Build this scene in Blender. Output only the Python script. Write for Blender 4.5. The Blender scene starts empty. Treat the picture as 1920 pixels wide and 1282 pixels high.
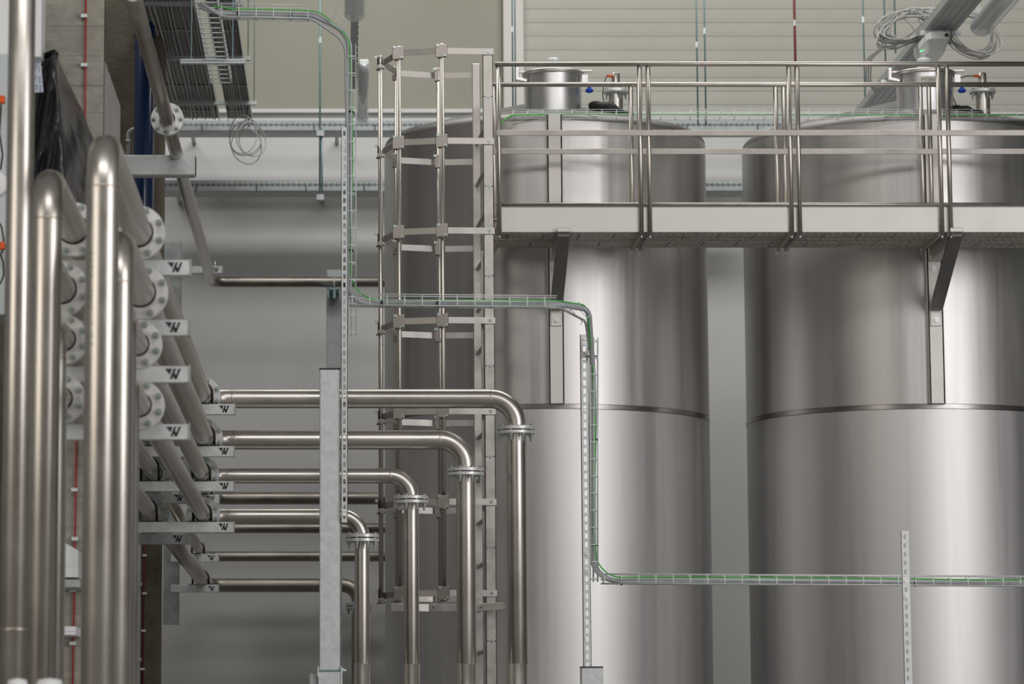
import bpy, math, random
from mathutils import Vector, Matrix, Quaternion
random.seed(7)
V = Vector
S = bpy.context.scene
COL = S.collection
# ------------------------------------------------------------------ camera
F = 6500.0                       # focal length in pixels of the 1920 px wide frame
TH = math.atan(0.15)             # the camera looks a little upwards
CX, CY = 644.0, 1416.0 - F*math.tan(TH)
CAMZ = 1.6
CT, ST = math.cos(TH), math.sin(TH)
cam = bpy.data.objects.new('camera', bpy.data.cameras.new('camera'))
COL.objects.link(cam); S.camera = cam
cam.location = (0, 0, CAMZ); cam.rotation_euler = (math.pi/2+TH, 0, 0)
cam.data.sensor_width = 36; cam.data.sensor_fit = 'HORIZONTAL'
cam.data.lens = 36*F/1920
cam.data.shift_x = (960-CX)/1920; cam.data.shift_y = -(641-CY)/1920
cam.data.clip_start = 0.5; cam.data.clip_end = 200
cam.data.dof.use_dof = True; cam.data.dof.focus_distance = 21.0; cam.data.dof.aperture_fstop = 4.2
# ------------------------------------------------------------------ world, lights, exposure
wd = bpy.data.worlds.new('hall_ambient'); S.world = wd; wd.use_nodes = True
bg = wd.node_tree.nodes['Background']; bg.inputs[0].default_value = (1.0, 0.965, 0.93, 1); bg.inputs[1].default_value = 0.15
def area(name, loc, target, sx, sy, power, col=(1, 1, 1)):
    l = bpy.data.lights.new(name, 'AREA'); l.shape = 'RECTANGLE'; l.size = sx; l.size_y = sy; l.energy = power; l.color = col
    o = bpy.data.objects.new(name, l); COL.objects.link(o); o.location = loc
    o.rotation_euler = (V(target)-V(loc)).to_track_quat('-Z', 'Y').to_euler()
    return o
area('front_clerestory', (1.0, 1.5, 14.5), (2.0, 24.0, 5.0), 14, 3, 900, (1.0, 0.98, 0.96))
area('wall_gradient_fill', (0.5, 23.6, 10.9), (0.5, 27.6, 4.5), 11, 1.5, 470, (1.0, 0.99, 0.97))  # added overhead fill, makes the back wall fade darker downwards
area('right_window', (11.0, 5.5, 5.5), (2.0, 23.0, 4.0), 7.5, 10, 850, (1.0, 0.975, 0.975))
area('left_warm_fill', (-8.5, 3.5, 4.5), (-1.5, 14.0, 4.0), 7, 8, 330, (1.0, 0.93, 0.82))  # added warm fill, replaces the glow of the bright beige left side
S.view_settings.view_transform = 'Standard'; S.view_settings.look = 'None'; S.view_settings.gamma = 1.0
S.view_settings.exposure = 0.0
S.view_settings.use_curve_mapping = False

# ------------------------------------------------------------------ helpers
def at(px, py, Y):
    """world point seen at pixel (px,py) whose world depth is Y"""
    u = (px-CX)/F; v = (CY-py)/F
    k = Y/(CT - v*ST)
    return V((u*k, Y, CAMZ+(ST+v*CT)*k))
def mpp(p):
    return (p.y*CT+(p.z-CAMZ)*ST)/F
def yfor(py, z):
    """depth at which a point of height z shows at row py"""
    v = (CY-py)/F
    return (z-CAMZ)*(CT-v*ST)/(ST+v*CT)
def px_of(p):
    zc = p.y*CT+(p.z-CAMZ)*ST; yc = -p.y*ST+(p.z-CAMZ)*CT
    return CX+F*p.x/zc, CY-F*yc/zc

WPOS = {}
def wpos(o): return WPOS.get(o.name, V((0, 0, 0))) if o else V((0, 0, 0))
def tag(o, label=None, cat=None, group=None, kind=None):
    if label: o['label'] = label
    if cat: o['category'] = cat
    if group: o['group'] = group
    if kind: o['kind'] = kind
    return o
def thing(name, label, cat, loc, group=None, kind=None):
    o = bpy.data.objects.new(name, None); COL.objects.link(o); o.location = loc
    o.empty_display_size = 0.1
    WPOS[o.name] = V(loc)
    return tag(o, label, cat, group, kind)
class MB:
    def __init__(s): s.v = []; s.f = []; s.sm = []
    def add(s, vs, fs, smooth=False):
        b = len(s.v); s.v += [V(x) for x in vs]; s.f += [[b+i for i in f] for f in fs]; s.sm += [smooth]*len(fs)
        return s
    def box(s, c, d, m=None):
        c = V(c); hx, hy, hz = d[0]/2, d[1]/2, d[2]/2
        vs = [V((x, y, z)) for x in (-hx, hx) for y in (-hy, hy) for z in (-hz, hz)]
        if m is not None: vs = [m @ q for q in vs]
        vs = [c+q for q in vs]
        return s.add(vs, [(0, 1, 3, 2), (4, 6, 7, 5), (0, 4, 5, 1), (2, 3, 7, 6), (0, 2, 6, 4), (1, 5, 7, 3)])
    def lim(s, a, b):
        a = V(a); b = V(b)
        return s.box((a+b)/2, [abs(b[i]-a[i]) for i in range(3)])
    def bar(s, p, q, w, h, up=(0, 0, 1)):
        """box from p to q, width w sideways, h along up"""
        p = V(p); q = V(q); d = (q-p).normalized(); u = V(up)-V(up).dot(d)*d
        u.normalize(); r = d.cross(u)
        vs = [e+r*(a*w/2)+u*(b*h/2) for e in (p, q) for a, b in ((-1, -1), (1, -1), (1, 1), (-1, 1))]
        return s.add(vs, [(0, 3, 2, 1), (4, 5, 6, 7), (0, 1, 5, 4), (1, 2, 6, 5), (2, 3, 7, 6), (3, 0, 4, 7)])
    def tube(s, pts, r, n=16, caps=True, r2=None):
        pts = [V(p) for p in pts]; m = len(pts)
        rs = [r]*m if not hasattr(r, '__len__') else r
        t0 = (pts[1]-pts[0]).normalized()
        a = V((0, 0, 1)) if abs(t0.z) < 0.9 else V((1, 0, 0))
        u = (a-a.dot(t0)*t0).normalized(); vs = []
        for i in range(m):
            if i == 0: t = t0
            elif i == m-1: t = (pts[i]-pts[i-1]).normalized()
            else: t = ((pts[i+1]-pts[i]).normalized()+(pts[i]-pts[i-1]).normalized()).normalized()
            u = (u-u.dot(t)*t).normalized(); w = t.cross(u)
            for k in range(n):
                an = 2*math.pi*k/n
                vs.append(pts[i]+(u*math.cos(an)+w*math.sin(an))*rs[i])
        fs = [(i*n+k, i*n+(k+1) % n, (i+1)*n+(k+1) % n, (i+1)*n+k) for i in range(m-1) for k in range(n)]
        s.add(vs, fs, True)
        if caps:
            b = len(s.v)-len(vs)
            s.f += [[b+k for k in range(n)][::-1], [b+(m-1)*n+k for k in range(n)]]; s.sm += [False, False]
        return s
    def lathe(s, c, axis, prof, n=32, smooth=True, closed=False):
        """prof: list of (radius, height along axis)"""
        c = V(c); ax = V(axis).normalized()
        a = V((0, 0, 1)) if abs(ax.z) < 0.9 else V((0, -1, 0))
        u = (a-a.dot(ax)*ax).normalized(); w = ax.cross(u); vs = []
        for r, h in prof:
            for k in range(n):
                an = 2*math.pi*k/n
                vs.append(c+ax*h+(u*math.cos(an)+w*math.sin(an))*r)
        m = len(prof); rng = range(m) if closed else range(m-1)
        fs = [(i*n+k, i*n+(k+1) % n, ((i+1) % m)*n+(k+1) % n, ((i+1) % m)*n+k) for i in rng for k in range(n)]
        return s.add(vs, fs, smooth)
    def poly(s, pts, d):
        """flat outline pts extruded by vector d"""
        n = len(pts); pts = [V(p) for p in pts]; d = V(d)
        return s.add(pts+[p+d for p in pts], [list(range(n))[::-1], list(range(n, 2*n))]+[(i, (i+1) % n, n+(i+1) % n, n+i) for i in range(n)])
    def build(s, name, mat, parent=None, origin=None, bevel=0, seg=1):
        o0 = wpos(parent) if parent else (V(origin) if origin else V((0, 0, 0)))
        me = bpy.data.meshes.new(name); me.from_pydata([tuple(v-o0) for v in s.v], [], s.f)
        me.polygons.foreach_set('use_smooth', s.sm); me.update()
        import bmesh
        bm = bmesh.new(); bm.from_mesh(me); bmesh.ops.recalc_face_normals(bm, faces=bm.faces); bm.to_mesh(me); bm.free()
        me.materials.append(mat)
        o = bpy.data.objects.new(name, me); COL.objects.link(o)
        if parent: o.parent = parent
        else: o.location = o0
        WPOS[o.name] = o0
        if bevel:
            b = o.modifiers.new('bevel', 'BEVEL'); b.width = bevel; b.segments = seg; b.limit_method = 'ANGLE'
        return o
def sharp(o, ang=40):
    """autosmooth: mark edges sharper than ang"""
    import bmesh
    me = o.data; bm = bmesh.new(); bm.from_mesh(me)
    for e in bm.edges:
        if len(e.link_faces) == 2 and e.calc_face_angle(0) > math.radians(ang): e.smooth = False
    bm.to_mesh(me); bm.free(); return o
def place(mesh, name, parent, wloc, axis=(0, 0, 1), label=None):
    o = bpy.data.objects.new(name, mesh); COL.objects.link(o)
    o.parent = parent; o.location = V(wloc)-wpos(parent)
    o.rotation_euler = V((0, 0, 1)).rotation_difference(V(axis).normalized()).to_euler()
    if label: o['label'] = label
    WPOS[o.name] = V(wloc)
    return o
def fillet(pts, r, n=10):
    pts = [V(p) for p in pts]; out = [pts[0]]
    for i in range(1, len(pts)-1):
        a = (pts[i-1]-pts[i]); b = (pts[i+1]-pts[i]); la, lb = a.length, b.length; a.normalize(); b.normalize()
        ang = a.angle(b)
        rr = r
        t = rr/math.tan(ang/2)
        t = min(t, la*0.98, lb*0.98); rr = t*math.tan(ang/2)
        c = pts[i]+(a+b).normalized()*(rr/math.sin(ang/2))
        p0 = pts[i]+a*t-c; p1 = pts[i]+b*t-c; tot = p0.angle(p1); ax = p0.cross(p1)
        for k in range(n+1):
            out.append(c+Quaternion(ax, tot*k/n) @ p0)
    out.append(pts[-1]); return out

# ------------------------------------------------------------------ materials
def mat(name, col, rough=0.5, metal=0.0, noise=None, bump=0.0, bscale=30, stretch=(1, 1, 1), aniso=0, rvar=0.0, col2=None, spec=0.5, coat=0, emit=None):
    m = bpy.data.materials.new(name); m.use_nodes = True; nt = m.node_tree; N = nt.nodes; L = nt.links
    b = N['Principled BSDF']
    b.inputs['Base Color'].default_value = (*col, 1); b.inputs['Roughness'].default_value = rough; b.inputs['Metallic'].default_value = metal
    b.inputs['Specular IOR Level'].default_value = spec
    if coat: b.inputs['Coat Weight'].default_value = coat; b.inputs['Coat Roughness'].default_value = 0.12
    if emit: b.inputs['Emission Color'].default_value = (*emit[0], 1); b.inputs['Emission Strength'].default_value = emit[1]
    if aniso:
        b.inputs['Anisotropic'].default_value = aniso
        t = N.new('ShaderNodeTangent'); t.direction_type = 'RADIAL'; t.axis = 'Z'; L.new(t.outputs[0], b.inputs['Tangent'])
    if noise or bump or rvar:
        g = N.new('ShaderNodeNewGeometry'); mp = N.new('ShaderNodeMapping'); mp.inputs['Scale'].default_value = stretch
        L.new(g.outputs['Position'], mp.inputs[0])
        nz = N.new('ShaderNodeTexNoise'); nz.inputs['Scale'].default_value = noise or bscale; nz.inputs['Detail'].default_value = 6; nz.inputs['Roughness'].default_value = 0.6
        L.new(mp.outputs[0], nz.inputs['Vector'])
        if col2:
            r = N.new('ShaderNodeValToRGB'); r.color_ramp.elements[0].position = 0.35; r.color_ramp.elements[1].position = 0.68
            r.color_ramp.elements[0].color = (*col, 1); r.color_ramp.elements[1].color = (*col2, 1)
            L.new(nz.outputs[0], r.inputs[0]); L.new(r.outputs[0], b.inputs['Base Color'])
        if rvar:
            mr = N.new('ShaderNodeMapRange'); mr.inputs['From Min'].default_value = 0.3; mr.inputs['From Max'].default_value = 0.7
            mr.inputs['To Min'].default_value = max(0.03, rough-rvar); mr.inputs['To Max'].default_value = rough+rvar
            L.new(nz.outputs[0], mr.inputs[0]); L.new(mr.outputs[0], b.inputs['Roughness'])
        if bump:
            n2 = N.new('ShaderNodeTexNoise'); n2.inputs['Scale'].default_value = bscale; n2.inputs['Detail'].default_value = 4
            L.new(mp.outputs[0], n2.inputs['Vector'])
            bp = N.new('ShaderNodeBump'); bp.inputs['Strength'].default_value = bump; bp.inputs['Distance'].default_value = 0.01
            L.new(n2.outputs[0], bp.inputs['Height']); L.new(bp.outputs[0], b.inputs['Normal'])
    return m
M = {}
M['tank'] = mat('brushed_tank_steel', (0.48, 0.468, 0.457), 0.36, 1.0, noise=2.2, stretch=(3.5, 3.5, 0.12), rvar=0.06, col2=(0.58, 0.568, 0.557), aniso=0.5, bump=0.10, bscale=2.2)
M['tank_low'] = mat('matte_tank_steel', (0.53, 0.523, 0.517), 0.42, 1.0, noise=2.0, stretch=(3.5, 3.5, 0.10), rvar=0.05, col2=(0.62, 0.612, 0.605), aniso=0.5, bump=0.08, bscale=2.0)
M['band'] = mat('ground_weld_band', (0.33, 0.32, 0.31), 0.26, 1.0, noise=4, stretch=(1, 1, 6), rvar=0.05, aniso=0.3)
M['dome'] = mat('dome_steel', (0.27, 0.262, 0.255), 0.52, 1.0, noise=3, rvar=0.08, col2=(0.33, 0.32, 0.31))
M['neck'] = mat('manway_steel', (0.66, 0.66, 0.665), 0.36, 1.0, noise=5, rvar=0.04, col2=(0.74, 0.73, 0.73))
M['pipe'] = mat('stainless_pipe', (0.60, 0.56, 0.51), 0.33, 1.0, noise=4, rvar=0.05, col2=(0.68, 0.645, 0.60))
M['pipe_near'] = mat('stainless_pipe_near', (0.66, 0.625, 0.58), 0.27, 1.0, noise=3, rvar=0.07, col2=(0.80, 0.765, 0.72))
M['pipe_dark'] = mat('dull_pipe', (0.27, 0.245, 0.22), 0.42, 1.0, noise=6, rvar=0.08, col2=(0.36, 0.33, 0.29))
M['rail'] = mat('polished_rail', (0.60, 0.565, 0.51), 0.36, 1.0, noise=3, rvar=0.03, col2=(0.68, 0.64, 0.59))
M['clamp'] = mat('dark_clamp_steel', (0.36, 0.33, 0.30), 0.34, 1.0)
M['ladder'] = mat('ladder_steel', (0.47, 0.445, 0.415), 0.42, 0.95, noise=9, rvar=0.08, col2=(0.58, 0.555, 0.52))
M['midrail'] = mat('flat_rail_steel', (0.36, 0.335, 0.31), 0.45, 0.8, noise=5, col2=(0.46, 0.43, 0.40))
M['toe'] = mat('toe_plate_steel', (0.66, 0.64, 0.60), 0.5, 0.55, noise=6, rvar=0.05, col2=(0.72, 0.70, 0.66))
M['brace'] = mat('brace_steel', (0.30, 0.295, 0.29), 0.5, 0.8, noise=8, col2=(0.36, 0.35, 0.345))
M['grate'] = mat('grating_steel', (0.50, 0.45, 0.40), 0.55, 0.1, noise=10, col2=(0.66, 0.60, 0.54), rvar=0.1)
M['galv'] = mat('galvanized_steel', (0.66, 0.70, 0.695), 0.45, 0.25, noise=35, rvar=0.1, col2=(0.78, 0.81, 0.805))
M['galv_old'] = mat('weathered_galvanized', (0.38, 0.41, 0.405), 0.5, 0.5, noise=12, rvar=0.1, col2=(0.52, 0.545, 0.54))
M['galv_tray'] = mat('tray_galvanized', (0.30, 0.33, 0.33), 0.5, 0.5, noise=12, col2=(0.38, 0.41, 0.41))
M['flange'] = mat('flange_metal', (0.74, 0.74, 0.735), 0.4, 0.45, noise=40, rvar=0.08, col2=(0.82, 0.82, 0.815))
M['zinc'] = mat('zinc_bolt', (0.55, 0.63, 0.62), 0.3, 0.85)
M['wire'] = mat('zinc_wire', (0.80, 0.85, 0.85), 0.35, 0.25)
M['rod'] = mat('threaded_rod_zinc', (0.22, 0.34, 0.34), 0.45, 0.5)
M['rod_bright'] = mat('hanger_rod_zinc', (0.42, 0.62, 0.68), 0.4, 0.4)
M['black'] = mat('black_rubber', (0.012, 0.012, 0.012), 0.55)
M['ink'] = mat('black_ink', (0.03, 0.03, 0.03), 0.6)
M['gray_cable'] = mat('gray_cable', (0.50, 0.53, 0.55), 0.45)
M['gray_cable2'] = mat('mid_gray_cable', (0.30, 0.30, 0.295), 0.5)
M['light_cable'] = mat('light_gray_cable', (0.45, 0.45, 0.43), 0.5)
M['green'] = mat('green_cable', (0.09, 0.55, 0.09), 0.4)
M['red'] = mat('red_cable', (0.42, 0.012, 0.02), 0.45)
M['red_low'] = mat('dark_red_cable', (0.13, 0.008, 0.012), 0.5)
M['redrod'] = mat('dark_red_pipe', (0.22, 0.05, 0.045), 0.5)
M['blue'] = mat('blue_paint', (0.002, 0.014, 0.055), 0.25, coat=0.2)
M['blueknob'] = mat('blue_plastic', (0.01, 0.07, 0.55), 0.4)
M['orange'] = mat('orange_plastic', (0.75, 0.11, 0.01), 0.4)
M['plastic'] = mat('black_film', (0.030, 0.031, 0.036), 0.28, noise=6, bump=0.9, bscale=9, stretch=(1, 1, 0.5), rvar=0.10, coat=0.25)
M['film_in'] = mat('matte_dark_film', (0.028, 0.027, 0.030), 0.5, bump=0.5, bscale=9)
M['white'] = mat('white_paint', (0.76, 0.77, 0.78), 0.5)
M['cabinet'] = mat('cabinet_paint', (0.50, 0.55, 0.56), 0.45)
M['tape'] = mat('white_tape', (0.66, 0.70, 0.76), 0.5)
M['tapeink'] = mat('tape_print', (0.22, 0.28, 0.50), 0.6)
M['paper'] = mat('label_paper', (0.72, 0.70, 0.64), 0.7)
M['concrete'] = mat('concrete', (0.27, 0.255, 0.215), 0.85, noise=14, col2=(0.37, 0.35, 0.30), bump=0.35, bscale=45, stretch=(1, 1, 1.6))
M['concrete_d'] = mat('concrete_shaded', (0.085, 0.073, 0.050), 0.85, noise=9, col2=(0.13, 0.112, 0.08), bump=0.3, bscale=40)  # shade on the unlit pier is put into this dark colour
M['concrete_l'] = mat('pale_concrete', (0.34, 0.335, 0.31), 0.8, noise=5, col2=(0.42, 0.41, 0.385), bump=0.15, bscale=30)
M['wall'] = mat('white_wall', (0.56, 0.56, 0.55), 0.7, noise=1.2, col2=(0.595, 0.595, 0.585), bump=0.03, bscale=60)
M['beige'] = mat('beige_panel', (0.25, 0.245, 0.19), 0.6, noise=1.5, col2=(0.27, 0.265, 0.21))
M['panel'] = mat('ribbed_panel', (0.37, 0.365, 0.315), 0.6, noise=1.5, col2=(0.39, 0.385, 0.335))
M['pillar'] = mat('pale_trim', (0.56, 0.54, 0.50), 0.6, noise=2, col2=(0.59, 0.57, 0.53))
M['floor'] = mat('hall_floor', (0.22, 0.215, 0.205), 0.4, noise=1.5, col2=(0.26, 0.25, 0.24), rvar=0.08)
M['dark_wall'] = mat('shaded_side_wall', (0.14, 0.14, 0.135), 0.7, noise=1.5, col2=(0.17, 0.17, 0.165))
M['dirty'] = mat('opal_plastic', (0.62, 0.64, 0.64), 0.25, coat=0.3)
M['led'] = mat('green_led', (0.0, 0.5, 0.1), 0.4, emit=((0.05, 1.0, 0.25), 3))
def glassy(name, col, alpha):
    m = mat(name, col, 0.15); m.node_tree.nodes['Principled BSDF'].inputs['Alpha'].default_value = alpha; return m
M['clear'] = glassy('clear_lamp_cover', (0.72, 0.74, 0.74), 0.55)

# ------------------------------------------------------------------ setting
def struct(name, mb, m, parent=None, bevel=0):
    o = mb.build(name, m, parent, bevel=bevel)
    if not parent: o['kind'] = 'structure'
    return o
YW = 28.75                                        # back wall face
zl = at(600, 209, YW).z                          # ledge between the white and the beige wall
struct('floor', MB().lim((-12, -8, -0.2), (22, 30, 0)), M['floor'])
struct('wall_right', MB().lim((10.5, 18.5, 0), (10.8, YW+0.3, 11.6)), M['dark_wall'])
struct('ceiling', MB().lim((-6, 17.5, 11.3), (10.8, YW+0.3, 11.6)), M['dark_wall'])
wb = struct('wall_back', MB().lim((-6, YW, 0), (10.5, YW+0.3, zl)), M['wall'])
xp = at(943, 60, YW).x; xq = at(982, 60, YW).x
pb = MB()
pb.lim((-6, YW+0.04, zl), (xp, YW+0.3, 11.3)).build('panel', M['beige'], wb, bevel=0.01)
MB().lim((xp, YW-0.05, zl-0.35), (xq, YW+0.3, 11.3)).build('pilaster', M['pillar'], wb, bevel=0.008)
# ribbed cladding right of the pilaster : each course a panel of its own
zz = zl-0.3
src = None
k = 0
hcourse = 0.118
while zz < 9.0:
    mb = MB()
    pr = [(YW+0.004, 0), (YW+0.001, 0.006), (YW+0.0, 0.045), (YW+0.002, 0.085), (YW+0.004, hcourse-0.0005)]
    if src is None:
        vs = []
        for x in (xq, 10.5):
            for yy, h in pr: vs.append((x, yy, zz+h))
            vs.append((x, YW+0.2, zz+hcourse-0.0005)); vs.append((x, YW+0.2, zz))
        n = 7
        fs = [(i, (i+1) % n, n+(i+1) % n, n+i) for i in range(n)]+[tuple(range(n)), tuple(range(n, 2*n))[::-1]]
        mb.add(vs, fs); src = mb.build('panel', M['panel'], wb); z0 = zz
    else:
        o = src.copy(); COL.objects.link(o); o.location = (0, 0, zz-z0)
    zz += hcourse; k += 1
MB().lim((xq, YW+0.12, zl-0.32), (10.5, YW+0.28, 11.3)).build('backing', M['panel'], wb)
# skirting ledge where the two walls meet
struct('trim_1', MB().lim((-6, YW-0.05, zl-0.02), (xp, YW+0.04, zl+0.015)), M['wall'], bevel=0.004)

# left side concrete
Y1 = 16.2
a = at(77, 0, Y1).x; b = at(195, 100, Y1).x
wl = struct('wall_left', MB().lim((-6, 18.6, 0), (at(110, 500, 18.6).x, 18.9, 9)), M['concrete_d'])
c1 = thing('trim_2', None, None, (a, Y1, 0), kind='structure')
# shuttered concrete pier with board marks: courses of slightly uneven depth
z = 0.0
i = 0
while z < 8.0:
    h = random.choice((0.115, 0.13, 0.145))
    MB().lim((a, Y1+random.uniform(0, 0.004), z), (b, Y1+0.05, z+h-0.002)).build('board_mark', M['concrete'], c1)
    z += h; i += 1
MB().lim((a, Y1+0.006, 0), (b, Y1+0.05, 8)).build('core', M['concrete'], c1)
zt = at(195, 105, Y1).z
Yl = Y1+1.25
dw = struct('trim_3', MB().lim((b-0.45, Y1+0.05, 0), (b, Yl, zt)), M['concrete_l'], bevel=0.01)
Y2 = 24.6
x0 = at(120, 300, Y2).x; x1 = at(303, 330, Y2).x
struct('trim_4', MB().lim((x0, Y2, 0), (x1, Y2+0.5, 9)), M['concrete_d'], bevel=0.02)

# ------------------------------------------------------------------ shared bolt mesh (axis z, flange plane at z=0)
def make_bolt(r, L):
    mb = MB()
    mb.lathe((0, 0, L/2), (0, 0, 1), [(0.0, 0.011), (r*0.85, 0.011), (r, 0.008), (r, 0.0), (r*1.25, -0.0005), (r*1.25, -0.003), (0, -0.003)], 6, False)
    mb.lathe((0, 0, -L/2), (0, 0, 1), [(0, 0.003), (r*1.25, 0.003), (r*1.25, 0), (r, 0), (r, -0.014), (r*0.55, -0.014), (r*0.55, -0.038), (0, -0.038)], 6, False)
    mb.tube([(0, 0, -L/2), (0, 0, L/2)], r*0.5, 6, False)
    o = mb.build('bolt', M['zinc']); me = o.data; bpy.data.objects.remove(o); return me
BOLT = make_bolt(0.0125, 0.046)
def make_screw(r, h):
    mb = MB(); mb.lathe((0, 0, 0), (0, 0, 1), [(r*1.35, 0), (r*1.35, 0.0025), (r, 0.0025), (r, h), (0, h)], 8, False)
    o = mb.build('screw', M['zinc']); me = o.data; bpy.data.objects.remove(o); return me
SCREW = make_screw(0.009, 0.008)
def flange_pair(parent, c, axis, rp, ro, bolts=8, phase=0.4, gap=0.006, t=0.019, hole=0.006, m=None):
    """two loose flanges with a gasket and a ring of bolts, centred at c"""
    ax = V(axis).normalized(); c = V(c); first = None
    for s in (-1, 1):
        a0, a1 = s*gap/2, s*(gap/2+t)
        ri = rp+hole
        lo, hi = min(a0, a1), max(a0, a1)
        o = MB().lathe(c, ax, [(ri, lo), (ro-0.002, lo), (ro, lo+0.002), (ro, hi-0.002), (ro-0.002, hi), (ri, hi)], 40, True, True).build('flange', m or M['flange'], parent)
        sharp(o)
        if s == -1: first = o
    MB().lathe(c, ax, [(rp, -gap/2), (ro*0.82, -gap/2), (ro*0.82, gap/2), (rp, gap/2)], 32, True, True).build('gasket', M['black'], parent)
    aa = V((0, 0, 1)) if abs(ax.z) < 0.9 else V((0, -1, 0))
    u = (aa-aa.dot(ax)*ax).normalized(); w = ax.cross(u); rb = (ro+rp+0.012)/2+0.004
    for k in range(bolts):
        an = phase+2*math.pi*k/bolts
        place(BOLT, 'bolt', first, c+(u*math.cos(an)+w*math.sin(an))*rb, ax)
    return first
def weld(parent, c, axis, r):
    return MB().lathe(c, axis, [(r, -0.004), (r+0.0016, 0), (r, 0.004)], 28).build('weld_bead', M['weld'], parent)
M['weld'] = mat('weld_seam', (0.50, 0.45, 0.39), 0.38, 0.9)

# ------------------------------------------------------------------ tanks
RT = 1.135
YT = 24.22
GT = 'tall steel tanks under the hall roof'
def tank(pxc, label, man_px, noz_px, text):
    c = at(pxc, 780, YT); X = c.x
    root = thing('steel_tank', label, 'tank', (X, YT, 0), GT)
    ztop = at(pxc, 280, YT).z
    zr = at(pxc, 761.5, YT-RT).z
    hb = 0.018
    MB().lathe((X, YT, 0), (0, 0, 1), [(RT, 0.0), (RT, zr-hb)], 160).build('lower_shell', M['tank_low'], root)
    MB().lathe((X, YT, 0), (0, 0, 1), [(RT, zr+hb), (RT, ztop)], 160).build('upper_shell', M['tank'], root)
    sharp(MB().lathe((X, YT, zr), (0, 0, 1), [(RT-0.002, -hb), (RT+0.004, -hb+0.003), (RT+0.004, hb-0.003), (RT-0.002, hb)], 160).build('weld_band', M['band'], root))
    prof = [(RT, ztop)]
    kr = 0.065
    for i in range(1, 9):
        t = math.radians(68)*i/8
        prof.append((RT-kr+kr*math.cos(t), ztop+kr*math.sin(t)))
    r0, z0 = prof[-1]
    hd = at(pxc, 187, YT).z-ztop
    for i in range(1, 15):
        q = i/14; prof.append((r0*(1-q), z0+(ztop+hd-z0)*q))
    MB().lathe((X, YT, 0), (0, 0, 1), prof, 160).build('dome', M['dome'], root)
    def dome_z(r):
        for j in range(len(prof)-1):
            if prof[j+1][0] <= r <= prof[j][0]:
                f = (prof[j][0]-r)/(prof[j][0]-prof[j+1][0]); return prof[j][1]+f*(prof[j+1][1]-prof[j][1])
        return prof[-1][1]
    # mounting channel down the front of the shell
    zc0 = at(man_px, 757, YT-RT-0.04).z; zc1 = at(man_px, 215, YT-RT-0.02).z
    yf = YT-RT
    w = 0.052
    MB().lim((X-w, yf-0.045, zc0), (X-w+0.014, yf+0.01, zc1)).lim((X+w-0.014, yf-0.045, zc0), (X+w, yf+0.01, zc1)).lim((X-w, yf-0.045, zc0), (X+w, yf-0.038, zc1)).lim((X-w, yf-0.045, zc0), (X+w, yf+0.01, zc0+0.008)).build('mounting_channel', M['toe'], root, bevel=0.006, seg=2)
    # manway
    ym = YT-0.68
    mt = at(man_px, 127, ym); mx = mt.x
    rr = math.hypot(mx-X, 0.68); zb = dome_z(min(rr+0.12, RT-0.05))-0.05; rm = 0.194
    zm = at(man_px, 131, ym-rm).z
    nk = MB().lathe((mx, ym, 0), (0, 0, 1), [(rm, zb), (rm, zm)], 64).build('manway_neck', M['neck'], root)
    MB().lathe((mx, ym, zm), (0, 0, 1), [(rm, -0.012), (rm+0.016, -0.010), (rm+0.020, -0.003), (rm+0.013, 0), (rm+0.021, 0.004), (rm+0.019, 0.013), (rm+0.008, 0.016)], 64).build('clamp_ring', M['rail'], nk)
    MB().lathe((mx, ym, zm+0.014), (0, 0, 1), [(rm+0.008, 0.0), (rm-0.03, 0.012), (0.10, 0.02), (0, 0.026)], 64).build('manway_lid', M['neck'], nk)
    ct = at(man_px, 108, ym).z-zm-0.04
    MB().lathe((mx, ym, zm+0.04), (0, 0, 1), [(0.05, -0.01), (0.05, ct-0.02), (0.040, ct-0.005), (0.02, ct), (0, ct)], 12, False).build('lid_cap', M['dirty'], nk)
    MB().bar((mx-rm-0.06, ym-0.05, zm+0.012), (mx+rm+0.07, ym-0.05, zm+0.022), 0.03, 0.012).build('hinge_bar', M['rail'], nk)
    MB().lim((mx-rm-0.07, ym-0.09, zm-0.035), (mx-rm-0.045, ym-0.03, zm+0.035)).bar((mx-rm-0.07, ym-0.07, zm-0.04), (mx-rm+0.01, ym-0.07, zm-0.055), 0.05, 0.02).build('hinge', M['neck'], nk, bevel=0.003)
    xh = mx+rm+0.03
    MB().lim((xh-0.03, ym-0.08, zm-0.09), (xh+0.01, ym-0.06, zm-0.01)).tube([(xh+0.02, ym-0.07, zm-0.09), (xh+0.02, ym-0.07, zm-0.125)], 0.006, 8).bar((xh-0.03, ym-0.07, zm-0.088), (xh+0.035, ym-0.07, zm-0.088), 0.02, 0.008).build('latch', M['neck'], nk)
    MB().lathe((xh+0.02, ym-0.07, zm-0.135), (0, 0, 1), [(0, 0), (0.018, 0.0), (0.029, 0.010), (0.027, 0.022), (0.014, 0.028), (0.012, 0.05), (0, 0.05)], 10, False).build('star_knob', M['blueknob'], nk)['label'] = 'bright blue plastic star knob'
    # sensor nozzle
    yn = YT-0.58
    nb = at(noz_px, 200, yn); nx = nb.x; rn = 0.05
    zf = at(noz_px, 172, yn).z; zb2 = dome_z(min(math.hypot(nx-X, 0.58)+0.05, RT-0.05))-0.04
    nz = MB().lathe((nx, yn, 0), (0, 0, 1), [(rn, zb2), (rn, zf)], 32).build('sensor_nozzle', M['pipe'], root)
    sharp(MB().lathe((nx, yn, zf), (0, 0, 1), [(rn, -0.012), (0.088, -0.012), (0.092, -0.008), (0.092, 0.008), (0.088, 0.012), (0, 0.012)], 32).build('nozzle_flange', M['flange'], nz))
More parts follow.
